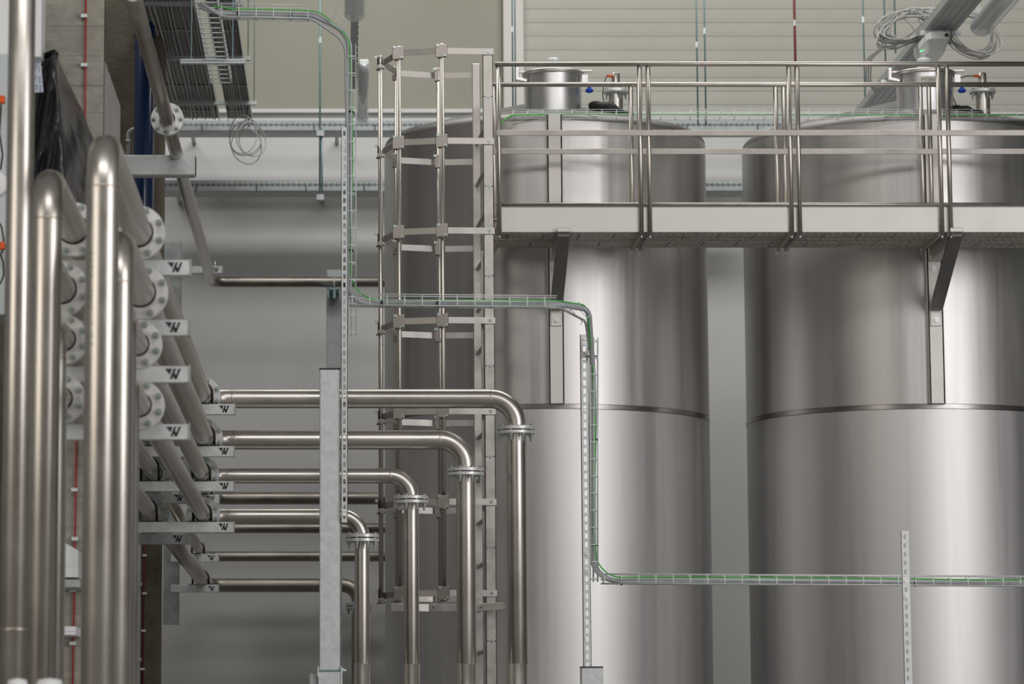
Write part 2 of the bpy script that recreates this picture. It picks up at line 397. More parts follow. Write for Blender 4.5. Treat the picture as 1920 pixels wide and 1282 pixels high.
    sh = MB().lathe((nx, yn, zf), (0, 0, 1), [(0.016, 0.01), (0.016, 0.03), (0.03, 0.032), (0.03, 0.125), (0.026, 0.132), (0, 0.132)], 20).build('sensor_head', M['rail'], nz); sharp(sh)
    for kk in range(8):
        an = 0.3+kk*math.pi/4
        o = MB().lathe((nx+0.072*math.cos(an), yn+0.072*math.sin(an), zf), (0, 0, 1), [(0, 0.022), (0.010, 0.022), (0.010, 0.012), (0.010, -0.030), (0.006, -0.030), (0.006, -0.05), (0, -0.05)], 6, False).build('bolt', M['zinc'], nz)
    if text:
        tp = V((mx, ym, 0))
        lz = at(man_px, 149, ym-rm).z
        mb = MB(); ns = 8; a0, a1 = -math.pi/2-0.40, -math.pi/2+0.28
        top = []; 
        vs = []
        for i in range(ns+1):
            an = a0+(a1-a0)*i/ns
            for h in (-0.025, 0.023): vs.append((mx+(rm+0.0015)*math.cos(an), ym+(rm+0.0015)*math.sin(an), lz+h+0.004*(an-a0)))
        mb.add(vs, [(2*i, 2*i+2, 2*i+3, 2*i+1) for i in range(ns)], True)
        lb = mb.build('paper_label', M['paper'], nk); lb['label'] = 'cream paper label reading YT-263'
        cu = bpy.data.curves.new('txt', 'FONT'); cu.body = 'YT-263'; cu.size = 0.031; cu.align_x = 'CENTER'; cu.align_y = 'CENTER'; cu.shear = 0.3
        to = bpy.data.objects.new('txt', cu); COL.objects.link(to)
        dg = bpy.context.evaluated_depsgraph_get(); me = bpy.data.meshes.new_from_object(to.evaluated_get(dg)); bpy.data.objects.remove(to)
        mid = (a0+a1)/2
        for v in me.vertices:
            x, y = v.co.x, v.co.y; an = mid+x/(rm+0.0025)
            v.co = V((mx+(rm+0.0028)*math.cos(an), ym+(rm+0.0028)*math.sin(an), lz+y))-wpos(nk)
        me.materials.append(M['ink'])
        o = bpy.data.objects.new('lettering', me); COL.objects.link(o); o.parent = nk
    return dict(root=root, X=X, mx=mx, ym=ym, rm=rm, nx=nx, yn=yn, zf=zf, dome_z=dome_z, zm=zm)
T1 = tank(1025, 'tall brushed steel tank behind the caged ladder, its manway lid without a label', 1037, 1155, False)
T2 = tank(1705, 'tall brushed steel tank at the right edge, its manway lid neck bearing a handwritten label', 1733, 1843, True)

# cable with orange plug from each sensor
for Tn, lab in ((T1, 'thin black sensor cable with orange plug looping beside the left tank manway'), (T2, 'thin black sensor cable with orange plug reaching over to the right tank sensor')):
    r = thing('sensor_cable', lab, 'cable', (Tn['nx'], Tn['yn'], Tn['zf']+0.1))
    x, y, zf = Tn['nx'], Tn['yn'], Tn['zf']
    e = V((x-0.032, y-0.02, zf+0.105))
    if Tn is T1: pts = [e, e+V((-0.03, -0.01, 0.01)), (x-0.085, y-0.06, zf+0.05), (x-0.10, y-0.10, zf-0.04), (x-0.09, y-0.1, zf-0.11), (x-0.06, y-0.06, zf-0.16)]
    else: pts = [e, e+V((-0.08, -0.02, 0.0)), (x-0.17, y-0.08, zf+0.08), (x-0.22, y-0.1, zf+0.02), (x-0.23, y-0.12, zf-0.05), (x-0.2, y-0.1, zf-0.12), (x-0.12, y-0.08, zf-0.17)]
    MB().tube(fillet(pts, 0.05, 5), 0.0035, 8).build('cord', M['black'], r)
    MB().tube([e+V((-0.03, -0.01, 0.004)), e+V((0.006, 0, 0))], 0.009, 10).build('plug', M['orange'], r)['label'] = 'orange plug'
# black rag / hose bundle on each dome
def bundle(Tn, off, lab, length, rad):
    x, y = Tn['nx']-off, Tn['yn']-0.12; dz = Tn['dome_z'](min(1.07, math.hypot(x-Tn['X'], y-YT)))
    mb = MB(); pts = []; rs = []
    for i in range(14):
        q = i/13; xx = x-length/2+length*q; yy = y-0.05*math.sin(q*3)
        d = Tn['dome_z'](min(1.07, math.hypot(xx-Tn['X'], yy-YT)))
        r = rad*(0.45+0.8*math.sin(math.pi*min(1, q*1.1+0.15)))*(1+0.12*math.sin(q*17))
        pts.append((xx, yy, d+r*0.85)); rs.append(max(0.012, r))
    mb.tube(pts, rs, 14)
    o = mb.build('black_wrap', M['black'], origin=(x, y, dz)); tag(o, lab, 'cloth')
bundle(T1, 0.04, 'crumpled black wrap lying on the left dome before the sensor nozzle', 0.30, 0.032)
bundle(T2, 0.13, 'slim black wrap lying on the right dome beside the sensor nozzle', 0.2, 0.016)

# ------------------------------------------------------------------ walkway platform with railings
YF, YB = 22.2, 22.9
zfl = at(1000, 435, YF).z                    # underside of the deck
plat = thing('walkway_platform', 'stainless walkway with railings and toe plates bridging both tanks', 'platform', (1.0, YF, zfl))
XL = at(931, 400, YF).x; XR = at(2080, 400, YF).x
zp = lambda y: at(1000, y, YF).z
pw = 0.334
plate0 = None
for j in range(2):
    y0 = YF+0.026+j*(pw+0.004); d = 0.055
    mb = MB()
    mb.lim((XL, y0, zfl+d-0.004), (XR, y0+pw, zfl+d)).lim((XL, y0, zfl), (XR, y0+0.004, zfl+d)).lim((XL, y0+pw-0.004, zfl), (XR, y0+pw, zfl+d)).lim((XL, y0, zfl), (XR, y0+0.07, zfl+0.004)).lim((XL, y0+pw-0.03, zfl), (XR, y0+pw, zfl+0.004))
    pl = mb.build('grating_plank', M['grate'], plat)
    n = int((XR-XL)/0.228)
    for i in range(n):
        xx = XL+i*0.228+(0.02 if j else 0.09)
        if plate0 is None:
            plate0 = MB().lim((xx, y0+0.080, zfl-0.002), (xx+0.223, y0+0.19, zfl+0.006)).lim((xx, y0+0.198, zfl+0.001), (xx+0.223, y0+pw-0.038, zfl+0.009)).build('grating_plate', M['grate'], pl, bevel=0.003); px0, py0 = xx, y0
            base = plate0.location.copy()
        else:
            c = plate0.copy(); COL.objects.link(c); c.parent = pl; c.location = (xx-px0, y0-py0, 0)
    mb = MB()
    for i in range(int((XR-XL)/0.048)):
        xx = XL+0.03+i*0.048
        mb.lathe((xx, y0+0.035, zfl), (0.35, 0, -1), [(0.009, -0.002), (0.007, 0.005), (0.0, 0.005)], 6, False)
        mb.lathe((xx+0.02, y0+pw-0.02, zfl), (0.35, 0, -1), [(0.008, -0.002), (0.006, 0.005), (0.0, 0.005)], 6, False)
    mb.build('lit_hole_dot', M['toe'], pl)['kind'] = 'stuff'  # pale bumps imitate holes with light showing through from above
posts = [(935.5, None), (1201, 1217), (1482, 1497.5), (1763, 1779.5), (2046, 2062)]
rt = 0.0165
ztr = zp(120)+0.0; zmid = zp(250)
def railing(Yr, dy, lab):
    xs = []
    o1 = MB().tube([(XL-0.005 if dy == 0 else XL+0.01, Yr, ztr), (XR, Yr, ztr)], rt, 20).build('handrail', M['rail'], plat); 
    MB().lim((XL, Yr-0.020, zmid-0.019), (XR, Yr-0.012, zmid+0.019)).build('middle_rail', M['midrail'], plat, bevel=0.002)
    for pr in posts:
        for p in pr:
            if p is None: continue
            x = at(p, 300, YF).x
            MB().tube([(x, Yr, zfl-0.02), (x, Yr, ztr-0.01)], 0.0155, 16).build('railing_post', M['rail'], plat)
            if dy == 0:
                MB().lathe((x, Yr, zfl-0.03), (0, 0, 1), [(0, -0.012), (0.008, -0.012), (0.010, -0.004), (0.010, 0.012), (0, 0.012)], 8).build('post_foot', M['zinc'], plat)
railing(YF, 0, 'front'); railing(YB, 1, 'back')
# toe plates between the posts, with a rolled bar on top
zt0, zt1 = zp(434), zp(386)
ed = [XL]+[at(p, 400, YF).x for pr in posts[1:] for p in pr]+[XR]
for Yr in (YF+0.020, YB-0.006):
    for i in range(0, len(ed)-1, 2):
        MB().lim((ed[i]+0.008, Yr-0.003, zt0), (ed[i+1]-0.008, Yr+0.003, zt1)).build('toe_plate', M['toe'], plat)
    for i in range(1, len(ed)-2, 2):
        MB().lim((ed[i]-0.005, Yr-0.003, zt0), (ed[i+1]+0.005, Yr+0.003, zt1)).build('toe_joint', M['toe'], plat)
    MB().tube([(XL-0.005, Yr-0.016, zp(383)), (XR, Yr-0.016, zp(383))], 0.0125, 14).build('toe_bar', M['ladder'], plat)
# hooks under the deck, one at each post
for pr in posts:
    for p in pr:
        if p is None: continue
        x = at(p, 430, YF).x
        MB().bar((x, YF+0.01, zfl-0.012), (x, YB+0.02, zfl-0.012), 0.014, 0.024).bar((x, YB+0.03, zfl-0.045), (x, YB+0.03, zfl), 0.014, 0.016, (0, 1, 0)).build('deck_hook', M['grate'], plat)
# cantilever brackets off the tank fronts
for Tn in (T1, T2):
    X = Tn['X']; yt = YT-RT-0.045
    p_low = at(644+(1045-644), 578, yt).z
    xb = X
    br = MB().lim((X-0.036, YF+0.14, zfl-0.075), (X+0.036, yt, zfl-0.008)).build('bracket_arm', M['toe'], plat, bevel=0.003)
    MB().lim((X-0.043, YF-0.034, zfl-0.004), (X+0.043, YF-0.004, zfl+0.024)).build('end_plate', M['toe'], br, bevel=0.003)
    MB().bar((X, YF-0.005, zfl-0.008), (X, yt-0.03, p_low), 0.082, 0.045, (0, -1, 0)).build('bracket_brace', M['brace'], plat, bevel=0.004)
    MB().lim((X-0.036, yt-0.012, p_low-0.12), (X+0.036, yt, p_low+0.03)).build('bolted_plate', M['toe'], plat, bevel=0.002)
    for zz in (p_low-0.08,):
        MB().lathe((X, yt-0.012, zz), (0, -1, 0), [(0.024, 0), (0.024, 0.004), (0.015, 0.004), (0.015, 0.016), (0, 0.016)], 6, False).build('bolt', M['flange'], plat)
    MB().lathe((X-0.01, yt-0.002, p_low+0.27), (0, -1, 0), [(0.024, 0), (0.024, 0.004), (0.015, 0.004), (0.015, 0.016), (0, 0.016)], 6, False).build('bolt', M['flange'], plat)

# ------------------------------------------------------------------ caged ladder
YC = 22.0
lad = thing('caged_ladder', 'stainless ladder with a round safety cage at the left end of the walkway', 'ladder', at(905, 1200, 22.2)*1.0)
lad.location.z = 0; WPOS[lad.name].z = 0
sf = at(918, 700, 22.02); sb = at(897, 700, 22.72)
zs = at(918, 97, 22.02).z
MB().lim((sf.x-0.033, 22.00, 0.0), (sf.x+0.033, 22.006, zs)).lim((sf.x-0.033, 22.00, 0), (sf.x-0.029, 22.03, zs)).lim((sf.x+0.029, 22.00, 0), (sf.x+0.033, 22.03, zs)).build('stile', M['ladder'], lad)
MB().lim((sb.x-0.030, 22.70, at(897, 420, 22.7).z*0), (sb.x+0.022, 22.74, at(897, 119, 22.7).z)).build('stile', M['ladder'], lad, bevel=0.003)
MB().lim((sf.x-0.050, 22.05, 0), (sf.x-0.034, 22.07, at(900, 470, 22.05).z)).build('inner_stile', M['ladder'], lad, bevel=0.002)
nr = 0
z = 0.3
while z < zs-0.25:
    MB().tube([(sf.x-0.01, 22.006, z), (sb.x, 22.70, z)], 0.014, 10).build('rung', M['ladder'], lad); z += 0.28
vb = [(831, 22.0, 85, 1128), (749, 22.07, 90, 1128), (714, 22.39, 108, 1132), (745, 22.74, 130, 1120), (825, 22.78, 131, 1120)]
hoopy = [97, 265, 433, 601, 771, 941, 1112]
bars = []
for (px, Y, t, b) in vb:
    p0 = at(px, 700, Y); zt_ = at(px, t, Y).z; zb_ = at(px, b, Y).z; bars.append(p0)
    MB().tube([(p0.x, Y, zb_), (p0.x, Y, zt_)], 0.0155, 14).lathe((p0.x, Y, zt_), (0, 0, 1), [(0.0165, -0.05), (0.0175, 0), (0.012, 0.012), (0, 0.014)], 14).build('cage_bar', M['rail'], lad)
z14 = [at(831, y, 22.0).z for y in hoopy]
for hz in z14:
    ring = [V((sf.x+0.035, 21.992, hz)), V((bars[0].x+0.03, 21.975, hz)), V((bars[0].x-0.02, 21.975, hz)), V((bars[1].x, bars[1].y-0.025, hz)), V((bars[2].x+0.018, bars[2].y-0.02, hz)),
            V((bars[2].x+0.022, bars[2].y+0.02, hz)), V((bars[3].x+0.02, bars[3].y-0.02, hz)), V((bars[4].x, bars[4].y+0.025, hz)), V((sb.x+0.02, 22.77, hz))]
    mb = MB()
    for i in range(len(ring)-1):
        d = (ring[i+1]-ring[i]).normalized()*0.002
        mb.bar(ring[i]-d, ring[i+1]+d, 0.005, 0.040)
    hp = mb.build('cage_hoop', M['ladder'], lad)
    place(SCREW, 'screw', hp, (sf.x+0.004, 21.989, hz), (0, -1, 0))
    for bi, (bx, by, s) in enumerate([(bars[0].x, bars[0].y, -1), (bars[1].x, bars[1].y, -1), (bars[2].x, bars[2].y, 0), (bars[3].x, bars[3].y, 1), (bars[4].x, bars[4].y, 1)]):
        mb = MB()
        if bi in (0, 1):
            mb.lim((bx-0.042, by-0.036, hz-0.042), (bx+0.034, by-0.031, hz+0.042))
            mb.lim((bx-0.042, by-0.036, hz-0.042), (bx-0.038, by-0.008, hz+0.042)).lim((bx+0.030, by-0.036, hz-0.042), (bx+0.034, by-0.008, hz+0.042))
        elif bi == 2:
            mb.lim((bx-0.020, by-0.045, hz-0.04), (bx-0.016, by+0.03, hz+0.04)).lim((bx-0.02, by-0.045, hz-0.04), (bx+0.02, by-0.041, hz-0.018))
        else:
            mb.lim((bx-0.03, by-0.03, hz-0.045), (bx-0.004, by-0.025, hz+0.045))
        cl = mb.build('clamp', M['clamp'], lad, bevel=0.003)
        MB().tube([(bx-0.028, by-0.04, hz-0.05), (bx+0.026, by-0.042, hz-0.038)], 0.0065, 8).build('clamp_bolt', M['clamp'], cl)
        place(SCREW, 'screw', cl, (bx-0.028, by-0.037, hz+0.034), (0, -1, 0))
        place(SCREW, 'screw', cl, (bx+0.02, by-0.037, hz-0.034), (0, -1, 0))
for i in range(7):
    z = (z14[i]+(z14[i+1] if i < 6 else z14[i]-0.6))/2
    place(SCREW, 'screw', lad, (sf.x+0.002, 22.0, z), (0, -1, 0))
    for s in (-0.022, 0.024):
        MB().lathe((sf.x+s, 22.0, z), (0, -1, 0), [(0.0045, 0), (0.0045, 0.0008), (0, 0.0008)], 8, False).build('screw_hole', M['black'], lad)
# guard plate at the cage foot
zb = at(831, 1139, 21.95).z
mb = MB()
gp = [(733, 21.95), (783, 21.95), (787, 21.97), (803, 21.97), (807, 21.95), (893, 21.95)]
MB().bar(V((at(733, 1139, 21.93).x, 21.93, zb)), V((at(783, 1139, 21.93).x, 21.93, zb)), 0.004, 0.05).bar(V((at(783, 1139, 21.93).x, 21.93, zb)), V((at(806, 1139, 21.95).x, 21.96, zb)), 0.004, 0.05).bar(V((at(806, 1139, 21.93).x, 21.95, zb)), V((at(897, 1139, 21.93).x, 21.93, zb)), 0.004, 0.05).bar(V((at(897, 1139, 21.93).x, 21.93, zb)), V((at(947, 1136, 21.9).x, 21.90, zb+0.01)), 0.004, 0.048).build('guard_plate', M['ladder'], lad, bevel=0.002)
for px in (778, 812, 902, 942):
    MB().lathe((at(px, 1139, 21.93).x, 21.926 if px < 900 else 21.91, zb), (0, -1, 0), [(0.005, -0.003), (0.005, 0.004), (0, 0.004)], 8, False).build('rivet', M['black'], lad)

# ------------------------------------------------------------------ pipes of the process rack
PIPEG = 'stainless pipes of the rack on the left'
Y2R = 20.3
DN = {100: (0.0572, 0.110), 80: (0.0445, 0.100), 65: (0.038, 0.0925)}
# right column: pixel centre at the second rack, size, picture row of the near elbow, near flange row, right leg: (x px, flange y px)
RIGHT = [
    (379, 742, 100, 270, 437, 968, 749, 807, 'pipe with the tallest near elbow, its far end turning down before the first tank'),
    (383, 820, 100, 452, 549, 873, 828, 885, 'second bent pipe of the front row, turning down in front of the ladder'),
    (379, 888, 80, 600, 646, 771, 895, 937, 'third bent pipe of the front row, turning down in front of the safety cage'),
    (381, 964, 80, 722, 760, 679, 971, 1009, 'lowest bent pipe of the front row, turning down just right of the galvanized column')]
NEARF = []
FRONT = []
for (px, py, dn, ye, yf, xr, yh, yfl, lab) in RIGHT:
    rp, ro = DN[dn]
    c = at(px, py, Y2R); X, Z = c.x, c.z
    Ye = yfor(ye, Z); Yn = yfor(yf, Z)
    YH = Y2R+0.16
    zh = Z
    xd = at(xr, yfl, YH).x; zd = at(xr, yfl, YH).z
    root = thing('process_pipe', 'stainless '+lab, 'pipe', (X, Ye, 0), PIPEG)
    path = fillet([(X, Ye, 0.0), (X, Ye, Z), (X, Y2R+0.16, zh), (xd, YH, zh), (xd, YH, 0)], 0.152 if dn == 100 else 0.125, 12)
    # long run in pieces: near leg, long run, right leg
    MB().tube(path, rp, 36).build('pipe_run', M['pipe_near'] if dn == 0 else M['pipe'], root)
    er = 0.152 if dn == 100 else 0.125
    weld(root, (X, Ye, Z-er), (0, 0, 1), rp); weld(root, (xd-er, YH, zh), (1, 0, 0), rp)
    weld(root, (X+er+0.02, YH, zh), (1, 0, 0), rp)
    flange_pair(root, (X, Yn, Z), (0, 1, 0), rp, ro, phase=0.35)
    flange_pair(root, (X, Y2R-0.06+0.07, Z), (0, 1, 0), rp, ro, phase=0.35)
    flange_pair(root, (xd, YH, zd), (0, 0, 1), rp, ro, phase=0.38, hole=0.0)
    # sleeve where the leg enters its lower length
    zs_ = at(xr, 1245, YH).z
    MB().lathe((xd, YH, 0), (0, 0, 1), [(rp, zs_+0.002), (rp+0.003, zs_), (rp+0.003, 0.0)], 36).build('sleeve', M['pipe'], root)
    NEARF.append((X, Z, rp, Yn)); FRONT.append((root, X, Ye, rp))
M['marker'] = mat('faded_green_marker', (0.22, 0.33, 0.17), 0.6)
fr, fx, fy, frp = FRONT[0]
rn = random.Random(11); mb = MB()
for k in range(16):
    if k in (5, 10, 11): continue
    zz = at(168, 480+k*11, fy).z; an = math.radians(-122)+rn.uniform(-0.05, 0.05)
    pts = [(fx+(frp+0.0008)*math.cos(an+u), fy+(frp+0.0008)*math.sin(an+u), zz+w) for u, w in ((-0.09, rn.uniform(-0.008, 0.008)), (0.0, rn.uniform(-0.008, 0.008)), (0.09, rn.uniform(-0.008, 0.008)))]
    mb.tube(pts, 0.0016, 6)
mb.build('marker_writing', M['marker'], fr)['kind'] = 'stuff'
# left column: centre at near flange (Y 13.9), size, elbow row
Yn0 = sum(n[3] for n in NEARF)/4
Y3 = 27.0
LEFT = [
    (138, 431, 100, 335, (384, 922, 934), 'stainless pipe with the tall elbow left of the front row, third upright from the left'),
    (116, 543, 100, 492, (378, 980, 990), 'stainless pipe of the rear row, its elbow hidden just below the tall left elbow'),
    (120, 637, 80, 613, (372, 1029, 1043), 'stainless rear row pipe whose small bright elbow peeps out beside the left uprights'),
    (114, 748, 80, 737, (377, 1080, 1097), 'stainless pipe of the rear row with the lowest elbow beside the left uprights')]
LPIPE = []
for (px, py, dn, ye, (bx, by, hy), lab) in LEFT:
    rp, ro = DN[dn]
    c = at(px, py, Yn0); X, Z = c.x, c.z
    Ye = yfor(ye, Z)
    root = thing('process_pipe', lab, 'pipe', (X, Ye, 0), PIPEG)
    YH3 = 28.1
    e = at(bx, by, Y3)
    zh = at(500, hy, YH3).z
    last = by > 1050
    big = hy in (1097, 934)
    rh = {934: 0.050, 990: 0.040, 1043: 0.040, 1097: 0.055}[hy]
    er = 0.152 if dn == 100 else 0.125
    MB().tube(fillet([(X, Ye, 0), (X, Ye, Z), (X, 20.5, Z)], er, 12), rp, 32).build('pipe_run', M['pipe'], root)
    # after the flange at the second rack, on to the third rack and right along the wall
    if last:
        xd = at(672, 1135, YH3).x
        path = fillet([(X, 20.5, Z), (e.x, Y3, zh), (e.x+0.01, YH3, zh), (xd, YH3, zh), (xd, YH3, 0)], 0.13, 10)
    else:
        path = fillet([(X, 20.5, Z), (e.x, Y3, zh), (e.x+0.01, YH3, zh), (at(1000, hy, YH3).x, YH3, zh)], 0.13, 10)
    MB().tube(path[:14], rh, 28).build('pipe_run', M['pipe'], root)
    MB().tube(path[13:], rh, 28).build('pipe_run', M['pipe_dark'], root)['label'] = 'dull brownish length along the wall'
    if last:
        flange_pair(root, (xd, YH3, at(672, 1137, YH3).z), (0, 0, 1), rh, 0.105, phase=0.3, m=M['galv_old'])
    flange_pair(root, (X, Yn0, Z), (0, 1, 0), rp, ro, phase=0.35)
    flange_pair(root, (X, 20.62, Z), (0, 1, 0), rp, ro, phase=0.2, m=M['galv_old'])
    weld(root, (X, Ye, Z-er), (0, 0, 1), rp)
    LPIPE.append((X, Z, rp, e, zh, rh))

# far-left upright, closest to the camera
c = at(33, 640, 12.3)
root = thing('process_pipe', 'leftmost stainless upright, running straight through the whole height of the view', 'pipe', (c.x, 12.3, 0), PIPEG)
MB().tube([(c.x, 12.3, 0), (c.x, 12.3, 7.0)], 0.0485, 36).build('pipe_run', M['pipe'], root)
weld(root, (c.x, 12.3, at(33, 1180, 12.3).z), (0, 0, 1), 0.0485)
# second straight upright standing behind the left pair
# high pipe passing over the concrete, down to the wall
c = at(392, 506, Y3)
root = thing('overhead_pipe', 'slim stainless pipe descending from the top left corner to the wall', 'pipe', c)
XO, Z = c.x, c.z
zh = at(500, 528.5, 27.5).z
path = fillet([(XO, 17.0, Z), (XO, 27.5, zh), (at(900, 528, 27.5).x, 27.5, zh)], 0.12, 10)
MB().tube(path[:2], 0.0415, 28).build('pipe_run', M['pipe'], root)
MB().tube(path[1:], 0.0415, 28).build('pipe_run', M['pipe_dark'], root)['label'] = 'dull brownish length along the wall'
Yf = yfor(224, Z)
flange_pair(root, V((XO, Yf, Z)), (0, 1, 0), 0.0415, 0.100, phase=0.0)

# ------------------------------------------------------------------ galvanized support racks
def emblem(parent, p, h):
    """punched mark: a triangle and a slanted double stroke; p = lower left corner on the front face"""
    w = h*1.5
    mb = MB()
    for pl in ([(0, 1), (0.44, 1), (0.30, 0.42)], [(0.30, 0.0), (0.45, 0.0), (0.70, 1), (0.54, 1)], [(0.50, 0.45), (0.60, 0.62), (0.74, 0.25), (0.68, 0.0), (0.60, 0.0)], [(0.60, 0.0), (0.74, 0.0), (1.0, 1), (0.84, 1)]):
        mb.poly([(p[0]+x*w, p[1]-0.0012, p[2]+y*h) for x, y in pl], (0, 0.001, 0))
    return mb.build('emblem', M['ink'], parent)
def arm(root, xl, xr, ytop, ybot, Y, name='arm', mark=True, m=None, depth=0.045):
    p = at(xr, ytop, Y); q = at(xl, ybot, Y)
    z1 = p.z; z0 = at(xr, ybot, Y).z
    o = MB().lim((q.x, Y, z0), (p.x, Y+depth, z1)).build(name, m or M['galv'], root, bevel=0.003)
    MB().lim((p.x-0.002, Y-0.003, z0-0.003), (p.x+0.004, Y+depth+0.002, z1+0.004)).build('end_cap', M['galv_old'], o)
    h = (z1-z0)*0.64
    if mark: emblem(o, (p.x-h*1.5-(z1-z0)*0.5, Y, z0+(z1-z0)*0.2), h)
    return p, z1
def ubolt(root, X, Zc, rp, Y, ztop):
    """black rubber lined pipe clamp standing on an arm"""
    pts = [V((X-rp-0.007, Y+0.022, ztop))]
    for i in range(13):
        an = math.pi-math.pi*i/12
        pts.append(V((X+(rp+0.007)*math.cos(an), Y+0.022, Zc+(rp+0.007)*math.sin(an))))
    pts.append(V((X+rp+0.007, Y+0.022, ztop)))
    MB().tube(pts, 0.008, 8).build('pipe_clamp', M['black'], root)
    MB().lim((X-rp-0.04, Y+0.005, ztop), (X+rp+0.04, Y+0.042, ztop+0.006)).build('rubber_pad', M['black'], root)
# near rack
YN = Yn0+0.14
rk = thing('pipe_support_rack', 'galvanized rack nearest the camera, four marked arms blurred behind the bent pipes', 'rack', (at(88, 700, YN).x, YN, 0), 'galvanized pipe racks')
xpst = at(64, 700, YN).x
MB().lim((xpst-0.04, YN+0.045, 0), (xpst+0.04, YN+0.125, at(85, 440, YN).z)).build('post', M['galv'], rk, bevel=0.004)
for i, (yt_, yb_, xe) in enumerate([(487, 516, 357), (599, 629, 354), (686, 717, 355), (795, 824, 354)]):
    arm(rk, 48, xe, yt_, yb_, YN, m=M['galv'])
# second rack
YR = Y2R-0.16
rk = thing('pipe_support_rack', 'galvanized rack with four long marked arms under the pipe bends at mid distance', 'rack', (at(240, 900, YR).x, YR, 1.0), 'galvanized pipe racks')
xa, xb_ = at(215, 900, YR).x, at(253, 900, YR).x
MB().lim((xa, YR+0.045, at(240, 1102, YR).z), (xb_, YR+0.12, at(240, 700, YR).z)).build('post', M['galv'], rk, bevel=0.003)
for i, (yt_, yb_, xe) in enumerate([(757, 777, 440), (836, 856, 439), (902, 921, 438.5), (978, 998, 438.5)]):
    p, z1 = arm(rk, 225, xe, yt_, yb_, YR)
    X = at(RIGHT[i][0], RIGHT[i][1], Y2R).x; Zc = at(RIGHT[i][0], RIGHT[i][1], Y2R).z; rp = DN[RIGHT[i][2]][0]
    ubolt(rk, X, Zc, rp, YR, z1)
    ubolt(rk, LPIPE[i][0], LPIPE[i][1], LPIPE[i][2], YR, z1)
# rack directly behind it
YQ = 21.1
rk = thing('pipe_support_rack', 'galvanized rack with short marked arms half hidden behind the mid-distance rack', 'rack', (at(250, 900, YQ).x, YQ, 1.0), 'galvanized pipe racks')
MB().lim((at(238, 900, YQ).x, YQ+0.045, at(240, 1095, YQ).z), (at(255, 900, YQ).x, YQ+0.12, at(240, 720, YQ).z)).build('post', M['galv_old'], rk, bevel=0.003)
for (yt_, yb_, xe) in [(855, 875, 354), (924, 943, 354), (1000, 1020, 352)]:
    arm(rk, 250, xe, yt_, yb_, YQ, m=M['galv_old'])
# third rack by the wall
YO = 27.0
rk = thing('pipe_support_rack', 'galvanized rack farthest away by the wall, short arms on one wide plate post', 'rack', (at(317, 900, YO).x, YO, 1.0), 'galvanized pipe racks')
MB().lim((at(307, 900, YO).x, YO+0.04, at(315, 1170, YO).z), (at(337, 900, YO).x, YO+0.09, at(325, 453, YO).z)).build('post', M['galv_old'], rk, bevel=0.004)
for i, (yt_, yb_, xe) in enumerate([(927, 944, 411), (985, 999, 410), (1038, 1053, 410), (1096, 1110, 410)]):
    p, z1 = arm(rk, 320, xe, yt_, yb_, YO-0.06, m=M['galv'])
    X_, Z_, r_, e_, zh_, rh_ = LPIPE[i]
    ubolt(rk, e_.x-0.002, zh_+0.0, rh_, YO-0.06, z1)
p, z1 = arm(rk, 325, 417, 499, 512, YO-0.1, m=M['galv'])
for s in (-0.05, 0.05):
    MB().tube([(XO+s, YO-0.08, z1-0.05), (XO+s, YO-0.08, z1+0.05)], 0.005, 8).build('stud', M['zinc'], rk)
# heavy cross beam carrying the overhead pipe
YBm = yfor(286, Z)-0.02
p = at(366, 290, YBm); q = at(225, 328, YBm)
o = MB().lim((q.x, YBm, at(366, 328, YBm).z), (p.x, YBm+0.12, p.z)).build('steel_beam', M['galv'], origin=(q.x, YBm, q.z), bevel=0.006)
tag(o, 'thick galvanized box beam with an open end under the overhead pipe', 'beam')
e = MB().lim((p.x+0.0005, YBm+0.006, at(366, 327, YBm).z+0.004), (p.x+0.003, YBm+0.114, p.z-0.006)).build('hollow_shade', M['ink'], o)  # dark plate on the solid end, painted shade of the hollow
o.location = (0, 0, 0); 
for v in o.data.vertices: v.co += V((q.x, YBm, q.z))
for ob in (e,):
    for v in ob.data.vertices: v.co += V((q.x, YBm, q.z))

# ------------------------------------------------------------------ free standing columns and slotted rails
def column(px0, px1, ytop, Y, lab, name='square_column', depth=0.1, m=None, cap=True):
    a = at(px0, ytop+300, Y); b = at(px1, ytop+300, Y); z = at(px0, ytop, Y).z
    r = thing(name, lab, 'column', ((a.x+b.x)/2, Y, 0))
    MB().lim((a.x, Y, 0), (b.x, Y+depth, z)).build('post', m or M['galv'], r, bevel=0.005)
    if cap: MB().lim((a.x-0.002, Y-0.002, z), (b.x+0.002, Y+depth+0.002, z+0.006)).build('end_cap', M['black'], r)
    return r, a.x, b.x, z
YK = 19.5
colr, cx0, cx1, cz = column(599, 637.5, 692, YK, 'pale galvanized square column standing in front of the horizontal pipes', depth=0.115)
zb = at(617, 1258, YK).z
MB().lim((cx0-0.006, YK-0.012, 0), (cx1+0.012, YK-0.002, zb-0.004)).build('base_sleeve', M['galv'], colr, bevel=0.002)
MB().lim((cx0-0.006, YK-0.012, zb-0.002), (cx1+0.012, YK+0.1, zb+0.008)).build('clamp_bar', M['rod'], colr)
MB().lim((cx0-0.01, YK-0.02, zb-0.03), (cx0-0.002, YK+0.12, zb+0.025)).lim((cx1+0.004, YK-0.02, zb-0.1), (cx1+0.014, YK+0.12, zb+0.025)).build('clamp_plate', M['galv'], colr)
MB().lathe((cx1+0.014, YK+0.02, zb+0.002), (1, 0, 0), [(0.012, 0), (0.012, 0.01), (0.007, 0.01), (0.007, 0.022), (0, 0.022)], 6, False).build('nut', M['zinc'], colr)
